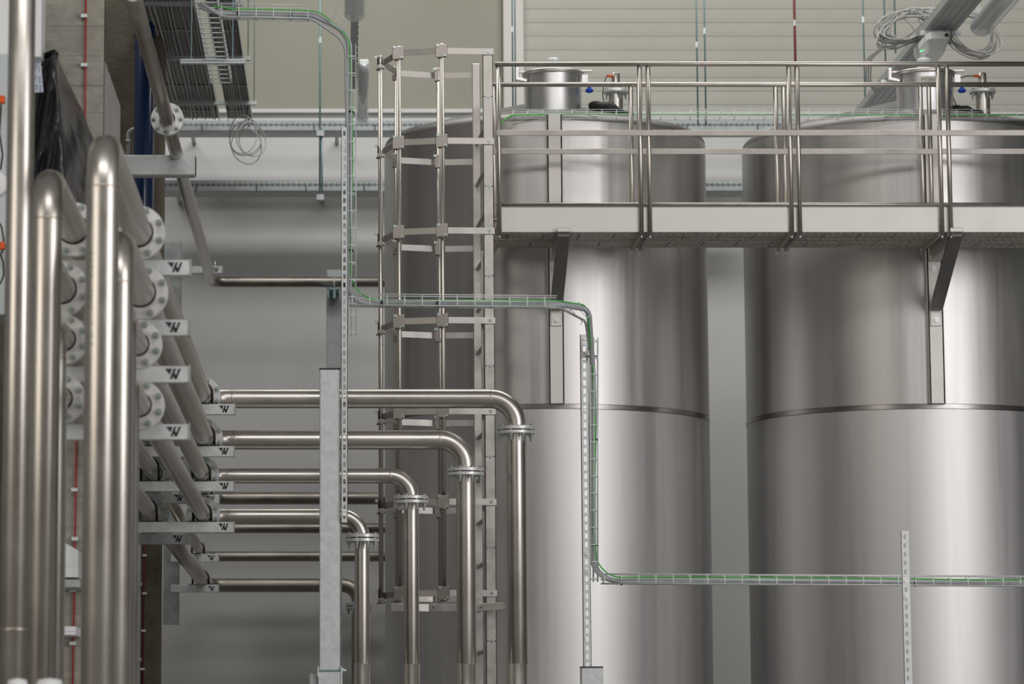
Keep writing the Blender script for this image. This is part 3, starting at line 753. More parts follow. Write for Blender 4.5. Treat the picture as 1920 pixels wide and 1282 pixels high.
o = MB().lim((at(581, 1262, YK+0.05).x, YK+0.02, 0), (cx0-0.012, YK+0.09, at(581, 1262, YK).z)).build('short_post', M['galv_old'], origin=(at(590, 1262, YK+0.05).x, YK+0.05, 0)); tag(o, 'short dark galvanized stub at the foot of the pale column', 'post')
# pale post holding the wall pipe, behind the column
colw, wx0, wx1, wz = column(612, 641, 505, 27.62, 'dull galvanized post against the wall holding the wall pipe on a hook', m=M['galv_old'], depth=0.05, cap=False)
Yc_ = 27.35; zc_ = at(626, 541, Yc_).z
mb = MB().lim((wx0+0.012, Yc_-0.02, zc_-0.008), (wx1-0.012, 27.62, zc_)).lim((wx0+0.012, Yc_-0.02, zc_-0.075), (wx0+0.022, Yc_, zc_)).lim((wx1-0.022, Yc_-0.02, zc_-0.075), (wx1-0.012, Yc_, zc_)).lim((wx0+0.055, Yc_-0.03, zc_-0.08), (wx1-0.05, Yc_, zc_-0.01))
mb.build('pipe_hook', M['rod'], colw)
MB().tube([((wx0+wx1)/2, 27.41, zc_), ((wx0+wx1)/2, 27.41, zc_+0.10)], 0.006, 8).build('stud', M['galv_old'], colw)

def slotted(px0, px1, ytop, ybot, Y, lab, pitch=0.050, depth=0.04, slot=(0.014, 0.028), off=0.0, floor=False, bolts=(), lean=0.0, m=None):
    xm = (px0+px1)/2
    a = at(px0, (ytop+ybot)/2, Y).x; b = at(px1, (ytop+ybot)/2, Y).x
    z1 = at(xm, ytop, Y).z; z0 = 0.0 if floor else at(xm, ybot, Y).z
    r = thing('slotted_rail', lab, 'rail', ((a+b)/2, Y, z0), 'slotted mounting rails')
    c = (a+b)/2+off; sw, sh = slot
    def X(x, z): return x
    mb = MB()
    mb.lim((a, Y, z0), (c-sw/2, Y+0.003, z1)).lim((c+sw/2, Y, z0), (b, Y+0.003, z1))
    mb.lim((a, Y, z0), (a+0.003, Y+depth, z1)).lim((b-0.003, Y, z0), (b, Y+depth, z1))
    z = z1; zlast = z1
    z = z1-0.02
    while z-sh > z0:
        mb.lim((c-sw/2, Y, z), (c+sw/2, Y+0.003, zlast)); zlast = z-sh; z -= pitch
    mb.lim((c-sw/2, Y, z0), (c+sw/2, Y+0.003, zlast))
    mb.build('channel', m or M['galv'], r)
    for yb in bolts:
        zz = at(xm, yb, Y).z
        MB().lathe((c, Y, zz), (0, -1, 0), [(0.017, 0), (0.017, 0.003), (0.009, 0.003), (0.009, 0.010), (0, 0.010)], 16, False).build('bolt', M['flange'], r)
    return r, a, b, z1, z0
slotted(639.5, 652, 239, 979, YK-0.02, 'long slotted rail fixed to the right edge of the pale column', pitch=0.0485, floor=False)
slotted(1091, 1106, 627, 1252, 20.3, 'slotted rail on a box post in front of the first tank', pitch=0.050, slot=(0.016, 0.03), bolts=(636, 666, 1038, 1072))
colb, bx0, bx1, bz = column(1093, 1134, 1251, 20.28, 'short galvanized box post under the slotted rail before the first tank', depth=0.12)
slotted(1694, 1707.5, 995, 1300, 19.6, 'slotted rail standing alone in front of the right tank', pitch=0.0495, floor=True, bolts=(1089, 1117), slot=(0.014, 0.026), off=-0.004)

# ------------------------------------------------------------------ wire mesh cable trays
WG = 'wire mesh trays of the cable run'
def wire_tray(p, q, hd, lab, w=0.09, h=0.055, pitch=0.1, r=0.0022, base_in=3, wd=(0, 1, 0), first=0.02, m=None):
    r = r*1.3
    """p,q: front base corner line; hd: direction from base to open side; wd: across the base"""
    p = V(p); q = V(q); hd = V(hd).normalized(); wd = V(wd).normalized(); d = (q-p); L = d.length; d.normalize()
    root = thing('wire_tray', lab, 'cable tray', p, WG); m = m or M['wire']
    for (a, b) in ((0, 1), (0, 0.45), (0, 0), (0.5, 0), (1, 0), (1, 0.45), (1, 1)):
        o = wd*(a*w)+hd*(b*h)
        MB().tube([p+o, q+o], r, 6).build('long_wire', m, root)
    n = int((L-first)/pitch)+1; src = None
    for i in range(n):
        s = first+i*pitch; b0 = p+d*s-d*0.004
        if src is None:
            pts = fillet([b0+hd*h, b0, b0+wd*w, b0+wd*w+hd*h], 0.008, 2)
            src = MB().tube(pts, r*1.05, 6).build('cross_wire', m, root); s0 = s
        else:
            c = src.copy(); COL.objects.link(c); c.location = src.location+d*(s-s0)
    return root
Yw = 19.62
# run 1: top horizontal
wire_tray(at(410, 30, Yw), at(580, 34, Yw), (0, 0, 1), 'wire mesh tray at the top edge leading away from the hanging mesh tray', pitch=0.1, h=0.075)
# run 2 vertical
wire_tray(at(652.5, 627, Yw), at(652.5, 82, Yw), (1, 0, 0), 'upright wire mesh tray along the long slotted rail', w=0.07, h=0.045, pitch=0.1)
# run 3 horizontal
wire_tray(at(655, 571, Yw), at(1045, 575, Yw), (0, 0, 1), 'level wire mesh tray crossing the ladder cage', h=0.063, pitch=0.1)
# run 4 vertical
wire_tray(at(1107, 1090, 20.3), at(1107, 632, 20.3), (1, 0, 0), 'upright wire mesh tray in front of the first tank', w=0.07, h=0.045, pitch=0.1)
# run 5 long horizontal
wire_tray(at(1128, 1093, 20.3), at(1960, 1098, 20.1), (0, 0, 1), 'long wire mesh tray running right to the frame edge below the weld bands', h=0.055, pitch=0.1)
# run 6 behind the railing, along the tops
wire_tray(at(958, 221, 22.93+0.12), at(2000, 221, 23.05), (0, 0, 1), 'wire mesh tray behind the railing at dome height', h=0.058, w=0.08, pitch=0.1, r=0.0016)
# short cut pieces at the bends
def clip(pc, ang, lab, Y):
    p = at(pc[0], pc[1], Y); d = V((math.cos(ang), 0, -math.sin(ang))); n = V((math.sin(ang), 0, math.cos(ang)))
    r = thing('wire_clip', lab, 'cable tray', p, 'cut tray pieces at the bends'); L = 0.10; h = 0.055
    mb = MB()
    for hh in (h, h*0.5, -h*0.15): mb.tube([p-d*L/2+n*hh, p+d*L/2+n*hh], 0.0022, 6)
    mb.build('long_wire', M['wire'], r)
    for s in (-1, 1):
        MB().tube([p+d*(s*L/2)+n*h, p+d*(s*L/2)-n*h*0.3, p+d*(s*L/2)-n*h*0.3+V((0, 0.07, 0))], 0.0022, 6).build('cross_wire', M['wire'], r)
clip((628, 44), math.radians(37), 'cut piece of wire mesh on the upper left cable bend', Yw)
clip((1083, 590), math.radians(47), 'cut piece of wire mesh on the cable bend before the first tank', Yw+0.3)
# cables inside the run
def cable(name, pts, r, m, lab, rad=0.2, group='cables lying in the wire mesh run', cat='cable', ties=()):
    p = fillet([at(*q) for q in pts], rad, 10)
    root = thing(name, lab, cat, p[0], group)
    MB().tube(p, r, 10).build('sheath', m, root)
    for (x, y, Y, ax) in ties:
        c = at(x, y, Y)
        MB().lathe(c, ax, [(r+0.006, -0.004), (r+0.010, -0.004), (r+0.010, 0.004), (r+0.006, 0.004)], 12, True, True).build('cable_tie', M['black'], root)
    return root
tz, tx = (0, 0, 1), (1, 0, 0)
cable('conduit', [(375, 12, 19.68), (408, 24, 19.68), (500, 26, 19.68), (585, 27, 19.68), (655, 62, 19.68), (656, 200, 19.68), (655, 548, 19.68), (668, 568, 19.68), (1045, 570, 19.68), (1104, 580, 20.0), (1112, 700, 20.36), (1114, 780, 20.36), (1112, 900, 20.36), (1113, 1060, 20.36), (1135, 1089, 20.36), (1500, 1089, 20.3), (1950, 1094, 20.2)], 0.016, M['gray_cable'], 'thick grey conduit following the whole wire mesh run', 0.16,
      ties=[(446, 24, 19.68, tx), (546, 27, 19.68, tx), (656, 210, 19.68, tz), (655, 470, 19.68, tz), (716, 569, 19.68, tx), (820, 569, 19.68, tx), (1111, 668, 20.36, tz), (1113, 824, 20.36, tz), (1113, 1022, 20.36, tz), (1165, 1089, 20.36, tx), (1716, 1091, 20.25, tx)])
cable('conduit', [(375, 5, 19.66), (420, 32, 19.66), (520, 33, 19.66), (586, 35, 19.66), (648, 78, 19.66), (650, 200, 19.66), (650, 548, 19.66)], 0.009, M['gray_cable'], 'thinner grey conduit beside the thick one, above the ladder height', 0.14)
cable('conduit', [(700, 574, 19.66), (1045, 574, 19.66), (1098, 602, 20.0), (1109, 680, 20.33), (1109, 1060, 20.33), (1125, 1084, 20.33), (1160, 1090, 20.33)], 0.007, M['light_cable'], 'thin pale cable under the conduit at the tank front', 0.14)
cable('ground_wire', [(400, 12, 19.64), (440, 17, 19.64), (560, 19, 19.64), (600, 22, 19.64), (655, 70, 19.64), (660, 200, 19.64), (661, 300, 19.64), (657, 520, 19.64), (678, 558, 19.64), (720, 563, 19.64), (1040, 563, 19.64), (1100, 572, 19.95), (1112, 690, 20.32), (1116, 800, 20.32), (1113, 1000, 20.32), (1120, 1060, 20.32), (1150, 1082, 20.32), (1500, 1083, 20.25), (1950, 1088, 20.15)], 0.0042, M['green'], 'green ground wire running along the grey conduit', 0.14)
cable('ground_wire', [(936, 235, 22.96), (955, 216, 23.0), (1040, 214, 23.07), (1200, 214, 23.07), (1700, 215, 23.07), (1990, 215, 23.07)], 0.0055, M['green'], 'green ground wire in the tray behind the railing', 0.1)

# hanging mesh tray, top left, receding
zt_ = at(412, 157, 22.5).z; xt = at(395, 157, 22.5).x
p = V((xt, 19.4, zt_)); q = V((xt, 22.5, zt_))
tr = wire_tray(p, q, (0, 0, 1), 'mesh tray hanging on two rods at the top left, seen from below', w=0.135, h=0.05, wd=(1, 0, 0), pitch=0.145, r=0.003)
Yh = yfor(117, zt_-0.03)
hr = thing('tray_hanger', 'galvanized hanger channel on two pale threaded rods under the hanging mesh tray', 'hanger', (at(400, 117, Yh).x, Yh, zt_))
a = at(338, 116, Yh); b = at(460, 118.5, Yh)
MB().lim((a.x, Yh, zt_-0.036), (b.x, Yh+0.04, zt_-0.006)).build('channel', M['galv'], hr, bevel=0.002)
MB().lim((a.x, Yh-0.002, zt_-0.022), (b.x, Yh, zt_-0.018)).build('lip', M['rod'], hr)
for px in (358.5, 436):
    x = at(px, 100, Yh).x
    MB().tube([(x, Yh+0.02, zt_-0.045), (x, Yh+0.02, zt_+1.2)], 0.0042, 8).build('threaded_rod', M['rod_bright'], hr)
    MB().lathe((x, Yh+0.02, zt_-0.006), (0, 0, 1), [(0.010, 0), (0.010, 0.008), (0, 0.008)], 6, False).build('nut', M['zinc'], hr)

# ------------------------------------------------------------------ ceiling level cable ladders, top left, receding to the wall
ZC = at(400, 228, 27.9).z
def xw(px): return at(px, 228, 27.9).x
for (pa, pb, lab, nc) in ((300, 412, 'wide cable ladder packed with grey cables, left of the pale gap', 15), (428, 473, 'narrow cable ladder of grey cables, right of the pale gap', 8)):
    xa, xb_ = xw(pa), xw(pb)
    lr = thing('cable_ladder', lab+' near the roof', 'cable tray', ((xa+xb_)/2, 20, ZC), 'cable ladders under the roof')
    MB().lim((xa, 20.0, ZC), (xa+0.004, 27.9, ZC+0.06)).build('side_rail', M['galv_old'], lr)
    MB().lim((xb_-0.004, 20.0, ZC), (xb_, 27.9, ZC+0.06)).build('side_rail', M['galv_old'], lr)
    MB().lim((xa, 20.0, ZC+0.03), (xb_, 27.9, ZC+0.034)).build('tray_floor', mat('tray_dark', (0.34, 0.34, 0.33), 0.6), lr)
    for i in range(30):
        yy = 20.2+i*0.26
        MB().lim((xa+0.004, yy, ZC+0.012), (xb_-0.004, yy+0.02, ZC+0.03)).build('crossbar', M['galv_old'], lr) if i % 4 == 0 else None
    for k in range(nc):
        x = xa+0.012+(xb_-xa-0.024)*(k+0.5)/nc+random.uniform(-0.004, 0.004); zz = ZC+0.018+random.uniform(-0.006, 0.004)
        rr = random.choice((0.005, 0.007, 0.009))
        pts = [V((x+0.006*math.sin(j*1.3+k), 20.0+7.85*j/12, zz)) for j in range(13)]
        o = MB().tube([q-V((x, 20, zz)) for q in pts], rr, 6).build('power_cable', random.choice((M['gray_cable2'], M['gray_cable2'], M['light_cable'])))
        o.location = (x, 20, zz)
        ordw = 'first second third fourth fifth sixth seventh eighth ninth tenth eleventh twelfth thirteenth fourteenth fifteenth'.split()[k]
        tag(o, 'grey cable, %s from the left rail of the %s cable ladder near the roof' % (ordw, 'wide' if nc > 10 else 'narrow'), 'cable', 'cables of the %s ladder' % ('wide' if nc > 10 else 'narrow'))
for (yy, pxr, lab) in ((7, 455, 'topmost galvanized cross channel under the cable ladders'), (109, 470, 'middle galvanized cross channel under the cable ladders'), (193, 481, 'lowest galvanized cross channel under the cable ladders, nearest the wall')):
    Y = yfor(yy, ZC-0.02)
    a = at(270, yy, Y); b = at(pxr, yy, Y)
    r = thing('cross_channel', lab, 'channel', (b.x, Y, ZC-0.03), 'cross channels under the cable ladders')
    MB().lim((a.x, Y, ZC-0.032), (b.x, Y+0.03, ZC-0.004)).lim((a.x, Y-0.002, ZC-0.012), (b.x, Y, ZC-0.006)).build('channel', M['galv_old'], r)
    MB().tube([(b.x-0.02, Y+0.015, ZC-0.04), (b.x-0.02, Y+0.015, ZC+2.0)], 0.004, 6).build('threaded_rod', M['rod'], r)
    MB().tube([(a.x+0.08, Y+0.015, ZC-0.04), (a.x+0.08, Y+0.015, ZC+2.0)], 0.004, 6).build('threaded_rod', M['rod'], r)

# ------------------------------------------------------------------ perforated trunking along the back wall
def wall_tray(xa, xb_, y0, y1, Y, lab, slots=(0.02, 0.008), depth=0.30, bright=False):
    a = at(xa, y0, Y); b = at(xb_, y0, Y); z1 = a.z; z0 = at(xa, y1, Y).z
    r = thing('wall_tray', lab, 'cable tray', ((a.x+b.x)/2, Y, z0), 'perforated trays on the back wall')
    mb = MB(); zs0, zs1 = z0+(z1-z0)*0.42, z0+(z1-z0)*0.68
    zm_ = (zs0+zs1)/2
    mb.lim((a.x, Y, zs1), (b.x, Y+0.003, z1)).lim((a.x, Y, z0), (b.x, Y+0.003, zs0)).lim((a.x, Y, zm_-0.003), (b.x, Y+0.003, zm_+0.003))
    x = a.x
    while x < b.x:
        mb.lim((x, Y, zs0), (min(b.x, x+0.022), Y+0.003, zs1)); x += 0.044
    mb.build('perforated_side', M['galv_tray'], r)
    MB().lim((a.x, Y+0.003, z0), (b.x, Y+depth, z0+0.004)).build('tray_floor', M['galv_old'], r)
    MB().lim((a.x, Y+0.05, z0+0.004), (b.x, Y+0.055, z1)).build('dark_inside', M['black'], r)  # black sheet added as the shaded tray inside behind the slots
    n = int((b.x-a.x)/0.5)
    for i in range(n):
        xx = a.x+0.25+i*0.5+random.uniform(-0.08, 0.08)
        MB().lim((xx, Y-0.004, z0-0.01), (xx+0.008, Y, z0+0.04)).build('cable_tie', M['black'], r)
    for i in range(max(2, int((b.x-a.x)/1.2))):
        xx = a.x+0.15+i*1.2
        MB().lim((xx, Y+0.02, z0+0.006), (xx+0.03, YW+0.01, z0+0.04)).build('wall_bracket', M['galv_old'], r)
    return r
wall_tray(320, 1500, 226, 244, 28.05, 'upper perforated tray on the back wall, level with the tank domes', depth=0.34)
wall_tray(292, 1420, 338, 357, 28.05, 'lower perforated tray on the back wall, behind the tank shoulders', depth=0.34)

# hanging rods in front of the wall
def rod(px, y0, y1, Y, lab, m='rod', r=0.007, nut=None, pair=None):
    x = at(px, (y0+y1)/2, Y).x; z0 = at(px, y1, Y).z; z1 = at(px, y0, Y).z
    o = thing('hanging_rod', lab, 'rod', (x, Y, z0), 'rods hanging before the back wall')
    MB().tube([(x, Y, z0), (x, Y, z1+1.0)], r, 8).build('rod', M[m], o)
    if pair: 
        zz = at(px, pair, Y).z
        MB().tube([(x+0.02, Y, z0+0.01), (x+0.012, Y, zz)], r*0.8, 8).build('rod', M[m], o)
        for yy in (245, 365):
            MB().lim((x-0.03, Y-0.03, at(px, yy, Y).z-0.05), (x+0.035, Y+0.01, at(px, yy, Y).z)).build('rod_clamp', M['galv_old'], o, bevel=0.004)
    if nut:
        MB().lathe((x, Y, at(px, nut, Y).z), (0, 0, 1), [(0.012, -0.025), (0.012, 0.025), (0, 0.025)], 6, False).build('coupling_nut', M['galv'], o)
    return o
rod(600, -5, 372, 27.6, 'threaded rod left of the slotted rail, holding both perforated wall trays', pair=240, nut=75, r=0.008)
rod(961, -5, 205, 27.8, 'left threaded rod of the pair on the pale pilaster', nut=55)
rod(966, -5, 205, 27.95, 'right threaded rod of the pair on the pale pilaster', r=0.006)
rod(1307, -5, 235, 27.6, 'left threaded rod of the pair above the gap between the tanks', nut=84)
rod(1322, -5, 235, 27.6, 'right threaded rod of the pair above the gap between the tanks', nut=58)
rod(1620, -5, 200, 27.6, 'threaded rod left of the big diagonal cable tray', nut=37)
rod(1659, -5, 120, 26.6, 'threaded rod directly beside the cable coil on the diagonal tray')
rod(1678, -5, 100, 26.0, 'threaded rod just behind the cable coil on the diagonal tray')
rod(1491, -5, 205, 27.8, 'thin dark red pipe hanging before the ribbed wall', m='redrod', r=0.011, nut=43)

# ------------------------------------------------------------------ roof tray right with coils and lamps
XD = at(1810, 0, yfor(0, ZC)).x
trr = thing('roof_tray', 'big perforated cable tray receding diagonally behind the right tank manway', 'cable tray', (XD, 18, ZC))
wT = 0.115
mb = MB()
for xx in (-wT, -0.03, 0.03, wT-0.004): mb.lim((XD+xx, 19.5, ZC), (XD+xx+0.004, 27.8, ZC+0.06))
mb.build('side_rail', M['galv_old'], trr)
mb = MB()
strips = [(-wT, -0.082), (-0.074, -0.034), (-0.026, 0.020), (0.028, 0.070), (0.078, wT)]
for a_, b_ in strips: mb.lim((XD+a_, 19.5, ZC-0.002), (XD+b_, 27.8, ZC+0.002))
for xx in (-0.078, -0.030, 0.024, 0.074):
    yy = 19.5
    while yy < 27.8:
        mb.lim((XD+xx-0.004, yy, ZC-0.002), (XD+xx+0.004, yy+0.035, ZC+0.002)); yy += 0.07
mb.build('tray_floor', M['galv_old'], trr)
MB().lim((XD-wT+0.01, 19.5, ZC+0.03), (XD+wT-0.01, 27.8, ZC+0.034)).build('cable_mat', M['light_cable'], trr)
for px, py in ((1742, 61), (1665, 153)):
    Y = yfor(py, ZC-0.02)
    MB().lim((XD-wT-0.03, Y, ZC-0.035), (XD+wT+0.03, Y+0.03, ZC-0.004)).build('cross_channel', M['galv'], trr)
# emergency lamp
Yl_ = yfor(62, ZC-0.05); Lx = at(1762, 72, Yl_).x
lm = thing('emergency_lamp', 'rounded white emergency lamp with a green light under the diagonal tray', 'lamp', (Lx, Yl_, ZC-0.1))
def rbox(c, sx, sy, sz, taper=1.0):
    c = V(c); vs = []
    for t, k in ((0.5, 1.0), (-0.5, taper)):
        for i in range(20):
            an = 2*math.pi*i/20; e = 0.35
            x = math.copysign(abs(math.cos(an))**e, math.cos(an))*sx/2*k; y = math.copysign(abs(math.sin(an))**e, math.sin(an))*sy/2*k
            vs.append(c+V((x, y, t*sz)))
    n = 20
    return MB().add(vs, [(i, (i+1) % n, n+(i+1) % n, n+i) for i in range(n)]+[list(range(n)), list(range(n, 2*n))[::-1]])
rbox((Lx, Yl_+0.35, ZC-0.065), 0.17, 0.7, 0.05).build('lamp_housing', M['white'], lm)
rbox((Lx, Yl_+0.35, ZC-0.125), 0.165, 0.68, 0.07, 0.75).build('lamp_cover', M['dirty'], lm)
MB().lathe((Lx+0.05, Yl_-0.001, ZC-0.065), (0, -1, 0), [(0.014, 0), (0.014, 0.004), (0, 0.004)], 12, False).build('knob', M['black'], lm)
gl = at(1723, 95, Yl_+0.3)
MB().lathe((Lx-0.085, Yl_+0.3, ZC-0.12), (0, -0.3, -1), [(0.006, -0.004), (0.006, 0.002), (0, 0.003)], 10).build('status_light', M['led'], lm)['label'] = 'glowing green status light'
# long lamp right of the tray
def tube_lamp(x, y0, y1, lab, w=0.11, zc=None):
    zc = ZC-0.04 if zc is None else zc
    r = thing('batten_lamp', lab, 'lamp', (x, y0, zc), 'long batten lamps under the roof')
    MB().lim((x-w/2+0.01, y0+0.02, zc), (x+w/2-0.01, y1, zc+0.05)).build('lamp_housing', M['galv'], r, bevel=0.01)
    vs = []; n = 10
    for (yy, k) in ((y0, 0.55), (y0+0.05, 1.0), (y1-0.05, 1.0), (y1, 0.55)):
        for i in range(n+1):
            an = math.pi+math.pi*i/n; vs.append((x+w/2*k*math.cos(an), yy, zc+0.002+0.065*k*math.sin(an)))
    fs = [(j*(n+1)+i, j*(n+1)+i+1, (j+1)*(n+1)+i+1, (j+1)*(n+1)+i) for j in range(3) for i in range(n)]+[tuple(range(n+1)), tuple(range(3*(n+1), 4*(n+1)))]
    MB().add(vs, fs, True).build('lamp_cover', M['clear'], r)
    for yy in (y0+0.03, y1-0.03): MB().tube([(x, yy, zc-0.015), (x, yy, zc+0.01)], 0.02, 10).build('tube_socket', M['white'], r)
    return r
yA = yfor(44, ZC)
tube_lamp(XD+0.24, 20.5, yA, 'clear batten lamp right of the diagonal roof tray', w=0.16)
# middle tray nearly end-on above the slotted rail, with its two lamps
XM = at(664, 60, yfor(60, ZC)).x
mt_ = thing('roof_tray', 'narrow roof tray seen almost end-on above the upright mesh tray', 'cable tray', (XM, 22, ZC))
MB().lim((XM-0.025, 20, ZC), (XM+0.025, 26.5, ZC+0.05)).build('channel', M['galv_old'], mt_)
for i in range(12):
    MB().lim((XM+0.024, 23.8+i*0.2, ZC-0.004), (XM+0.03, 23.84+i*0.2, ZC+0.02)).build('clip', M['black'], mt_)
tube_lamp(XM+0.0, 21.5, yfor(28, ZC-0.04), 'clear batten lamp cut by the top edge above the cage', w=0.15)
tube_lamp(XM+0.075, yfor(122, ZC-0.04), yfor(222, ZC-0.04), 'clear batten lamp above the cage, farther from the camera', w=0.10)

# ------------------------------------------------------------------ loose coils
def coil(name, cpx, cpy, Y, rx, rz, n, r, m, lab, jit=0.25, tilt=0.0, seed=1, group='coils of spare cable', loops_part=True):
    rnd = random.Random(seed); c = at(cpx, cpy, Y)
    root = thing(name, lab, 'cable', c, group)
    for k in range(n):
        ox, oz, oy = rnd.uniform(-jit, jit)*rx, rnd.uniform(-jit, jit)*rz, rnd.uniform(-0.05, 0.05)
        sx, sz = rx*rnd.uniform(0.75, 1.12), rz*rnd.uniform(0.75, 1.12); ph = rnd.uniform(-0.3, 0.3)+tilt
        pts = []
        for i in range(29):
            an = 2*math.pi*i/28
            x = sx*math.cos(an); z = sz*math.sin(an)
            pts.append(c+V((ox+x*math.cos(ph)-z*math.sin(ph), oy+0.04*math.sin(an*2+k), oz+x*math.sin(ph)+z*math.cos(ph))))
        MB().tube(pts, r, 6, False).build('cable_loop', m, root)
    return root
coil('cable_coil', 466, 262, 27.3, 0.13, 0.14, 5, 0.0045, M['light_cable'], 'thin loose cable loops hanging below the cable ladders', jit=0.35, seed=3)
MB().tube([at(470, 262, 27.3)+V((-0.02, 0, 0.1)), V((at(470, 262, 27.3).x-0.01, 27.3, ZC+0.02)), V((at(470, 262, 27.3).x+0.03, 27.2, ZC+0.02))], 0.0045, 6).build('cable_tail', M['light_cable'], bpy.data.objects['cable_coil'])
coil('cable_coil', 1700, 52, 24.6, 0.20, 0.10, 20, 0.0052, M['light_cable'], 'thick coil of grey cable left of the diagonal roof tray', jit=0.16, tilt=0.35, seed=5)
coil('cable_coil', 1822, 66, 24.3, 0.19, 0.15, 9, 0.0050, M['light_cable'], 'wide coil of grey cable right of the diagonal roof tray', jit=0.10, tilt=-0.6, seed=8)
rt_ = thing('cable_bundle', 'bundle of grey cables drooping from the emergency lamp to the right coil', 'cable', at(1780, 80, 24.5), 'coils of spare cable')
rnd = random.Random(4)
for k in range(12):
    o = rnd.uniform(-8, 8); w = rnd.uniform(-4, 4)
    pts = [at(1772+w, 74+o*0.5, 24.5), at(1800+o, 88+o*0.6, 24.45), at(1830+w, 105+o*0.5, 24.4), at(1848+o*0.6, 108+w, 24.4), at(1860+o*0.5, 85+w, 24.4), at(1850+o, 45+w, 24.45), at(1830+o, 10+w, 24.5), at(1815+o, -25, 24.5)]
    MB().tube(fillet(pts, 0.12, 6), 0.0050, 6).build('cable_strand', M['light_cable'], rt_)
rt_ = thing('cable_bundle', 'loose grey cables hanging left of the diagonal tray down to the tank dome', 'cable', at(1625, 120, 25.5), 'coils of spare cable')
for k in range(3):
    o = k*4
    pts = [at(1715, 70+o, 24.7), at(1680, 84+o, 24.8), at(1650+o, 90, 25.0), at(1626+o, 110, 25.4), at(1624+o, 150, 25.8), at(1640+o, 172, 26.2)]
    MB().tube(fillet(pts, 0.12, 6), 0.0050, 6).build('cable_strand', M['light_cable'], rt_)
for k, (x0, x1) in enumerate(((1655, 1640), (1668, 1706), (1716, 1728), (1750, 1738))):
    pts = [at(x0, -30, 24.6), at(x0-4+k*2, 15, 24.6), at(x1-5, 40, 24.6), at(x1+8, 56, 24.6)]
    MB().tube(fillet(pts, 0.15, 6), 0.0035, 6).build('cable_strand', M['light_cable'], rt_)

# ------------------------------------------------------------------ left edge items
# blue riser
Yb_ = 24.2
a = at(271, 150, Yb_)
r = thing('blue_riser', 'glossy dark blue pipe in front of the brown concrete', 'pipe', (a.x, Yb_, 2.0))
zlo = at(271, 560, Yb_).z
MB().tube(fillet([(a.x, Yb_, 8.5), (a.x, Yb_, zlo), (a.x-0.6, Yb_, zlo)], 0.12, 8), 0.072, 32).build('pipe_run', M['blue'], r)
# conduits on the brown pier
r = thing('wall_conduit', 'pale bent conduit beside the blue pipe', 'conduit', at(240, 290, 24.5), 'conduits on the brown pier')
MB().tube(fillet([at(252, 242, 24.5), at(240, 242, 24.5), at(240, 420, 24.5)], 0.05, 6), 0.013, 12).build('pipe_run', M['light_cable'], r)
MB().tube([at(240, 262, 24.5), at(240, 268, 24.5)], 0.018, 12).build('sleeve', M['light_cable'], r)
r = thing('wall_conduit', 'straight grey conduit low on the brown pier', 'conduit', (at(260, 1150, 24.5).x, 24.5, 0), 'conduits on the brown pier')
x = at(260, 1150, 24.5).x
MB().tube([(x, 24.5, 0), (x, 24.5, at(261, 930, 24.5).z)], 0.014, 12).build('pipe_run', M['gray_cable2'], r)
for y in (1095, 1236):
    z = at(260, y, 24.5).z; MB().lim((x-0.03, 24.48, z-0.012), (x+0.02, 24.6, z+0.012)).build('pipe_clip', M['light_cable'], r)
# red alarm cables with clips
def red(pts, clips, Y, lab, r=0.0095, m='red'):
    x = at(*pts[0], Y).x
    o = thing('red_cable', lab, 'cable', at(*pts[-1], Y), 'red cables clipped to concrete')
    MB().tube([at(px, py, Y) for px, py in pts], r, 8).build('sheath', M[m], o)
    for (px, py) in clips:
        c = at(px, py, Y); MB().lim((c.x-0.018, Y-0.012, c.z-0.008), (c.x+0.012, Y+0.02, c.z+0.008)).build('cable_clip', M['galv'], o)
red([(161, -20), (160, 205), (143, 830), (136, 1300)], [(159, 30), (159, 122), (141, 918), (142, 1010), (138, 1106), (138, 1206)], Y1-0.01, 'red cable running down the grey concrete at the far left', r=0.004)
red([(272, 950), (267, 1300)], [(272, 1041), (272, 1112), (270, 1182), (268, 1254)], Y2-0.01, 'red cable low on the shaded brown concrete', r=0.006, m='red_low')
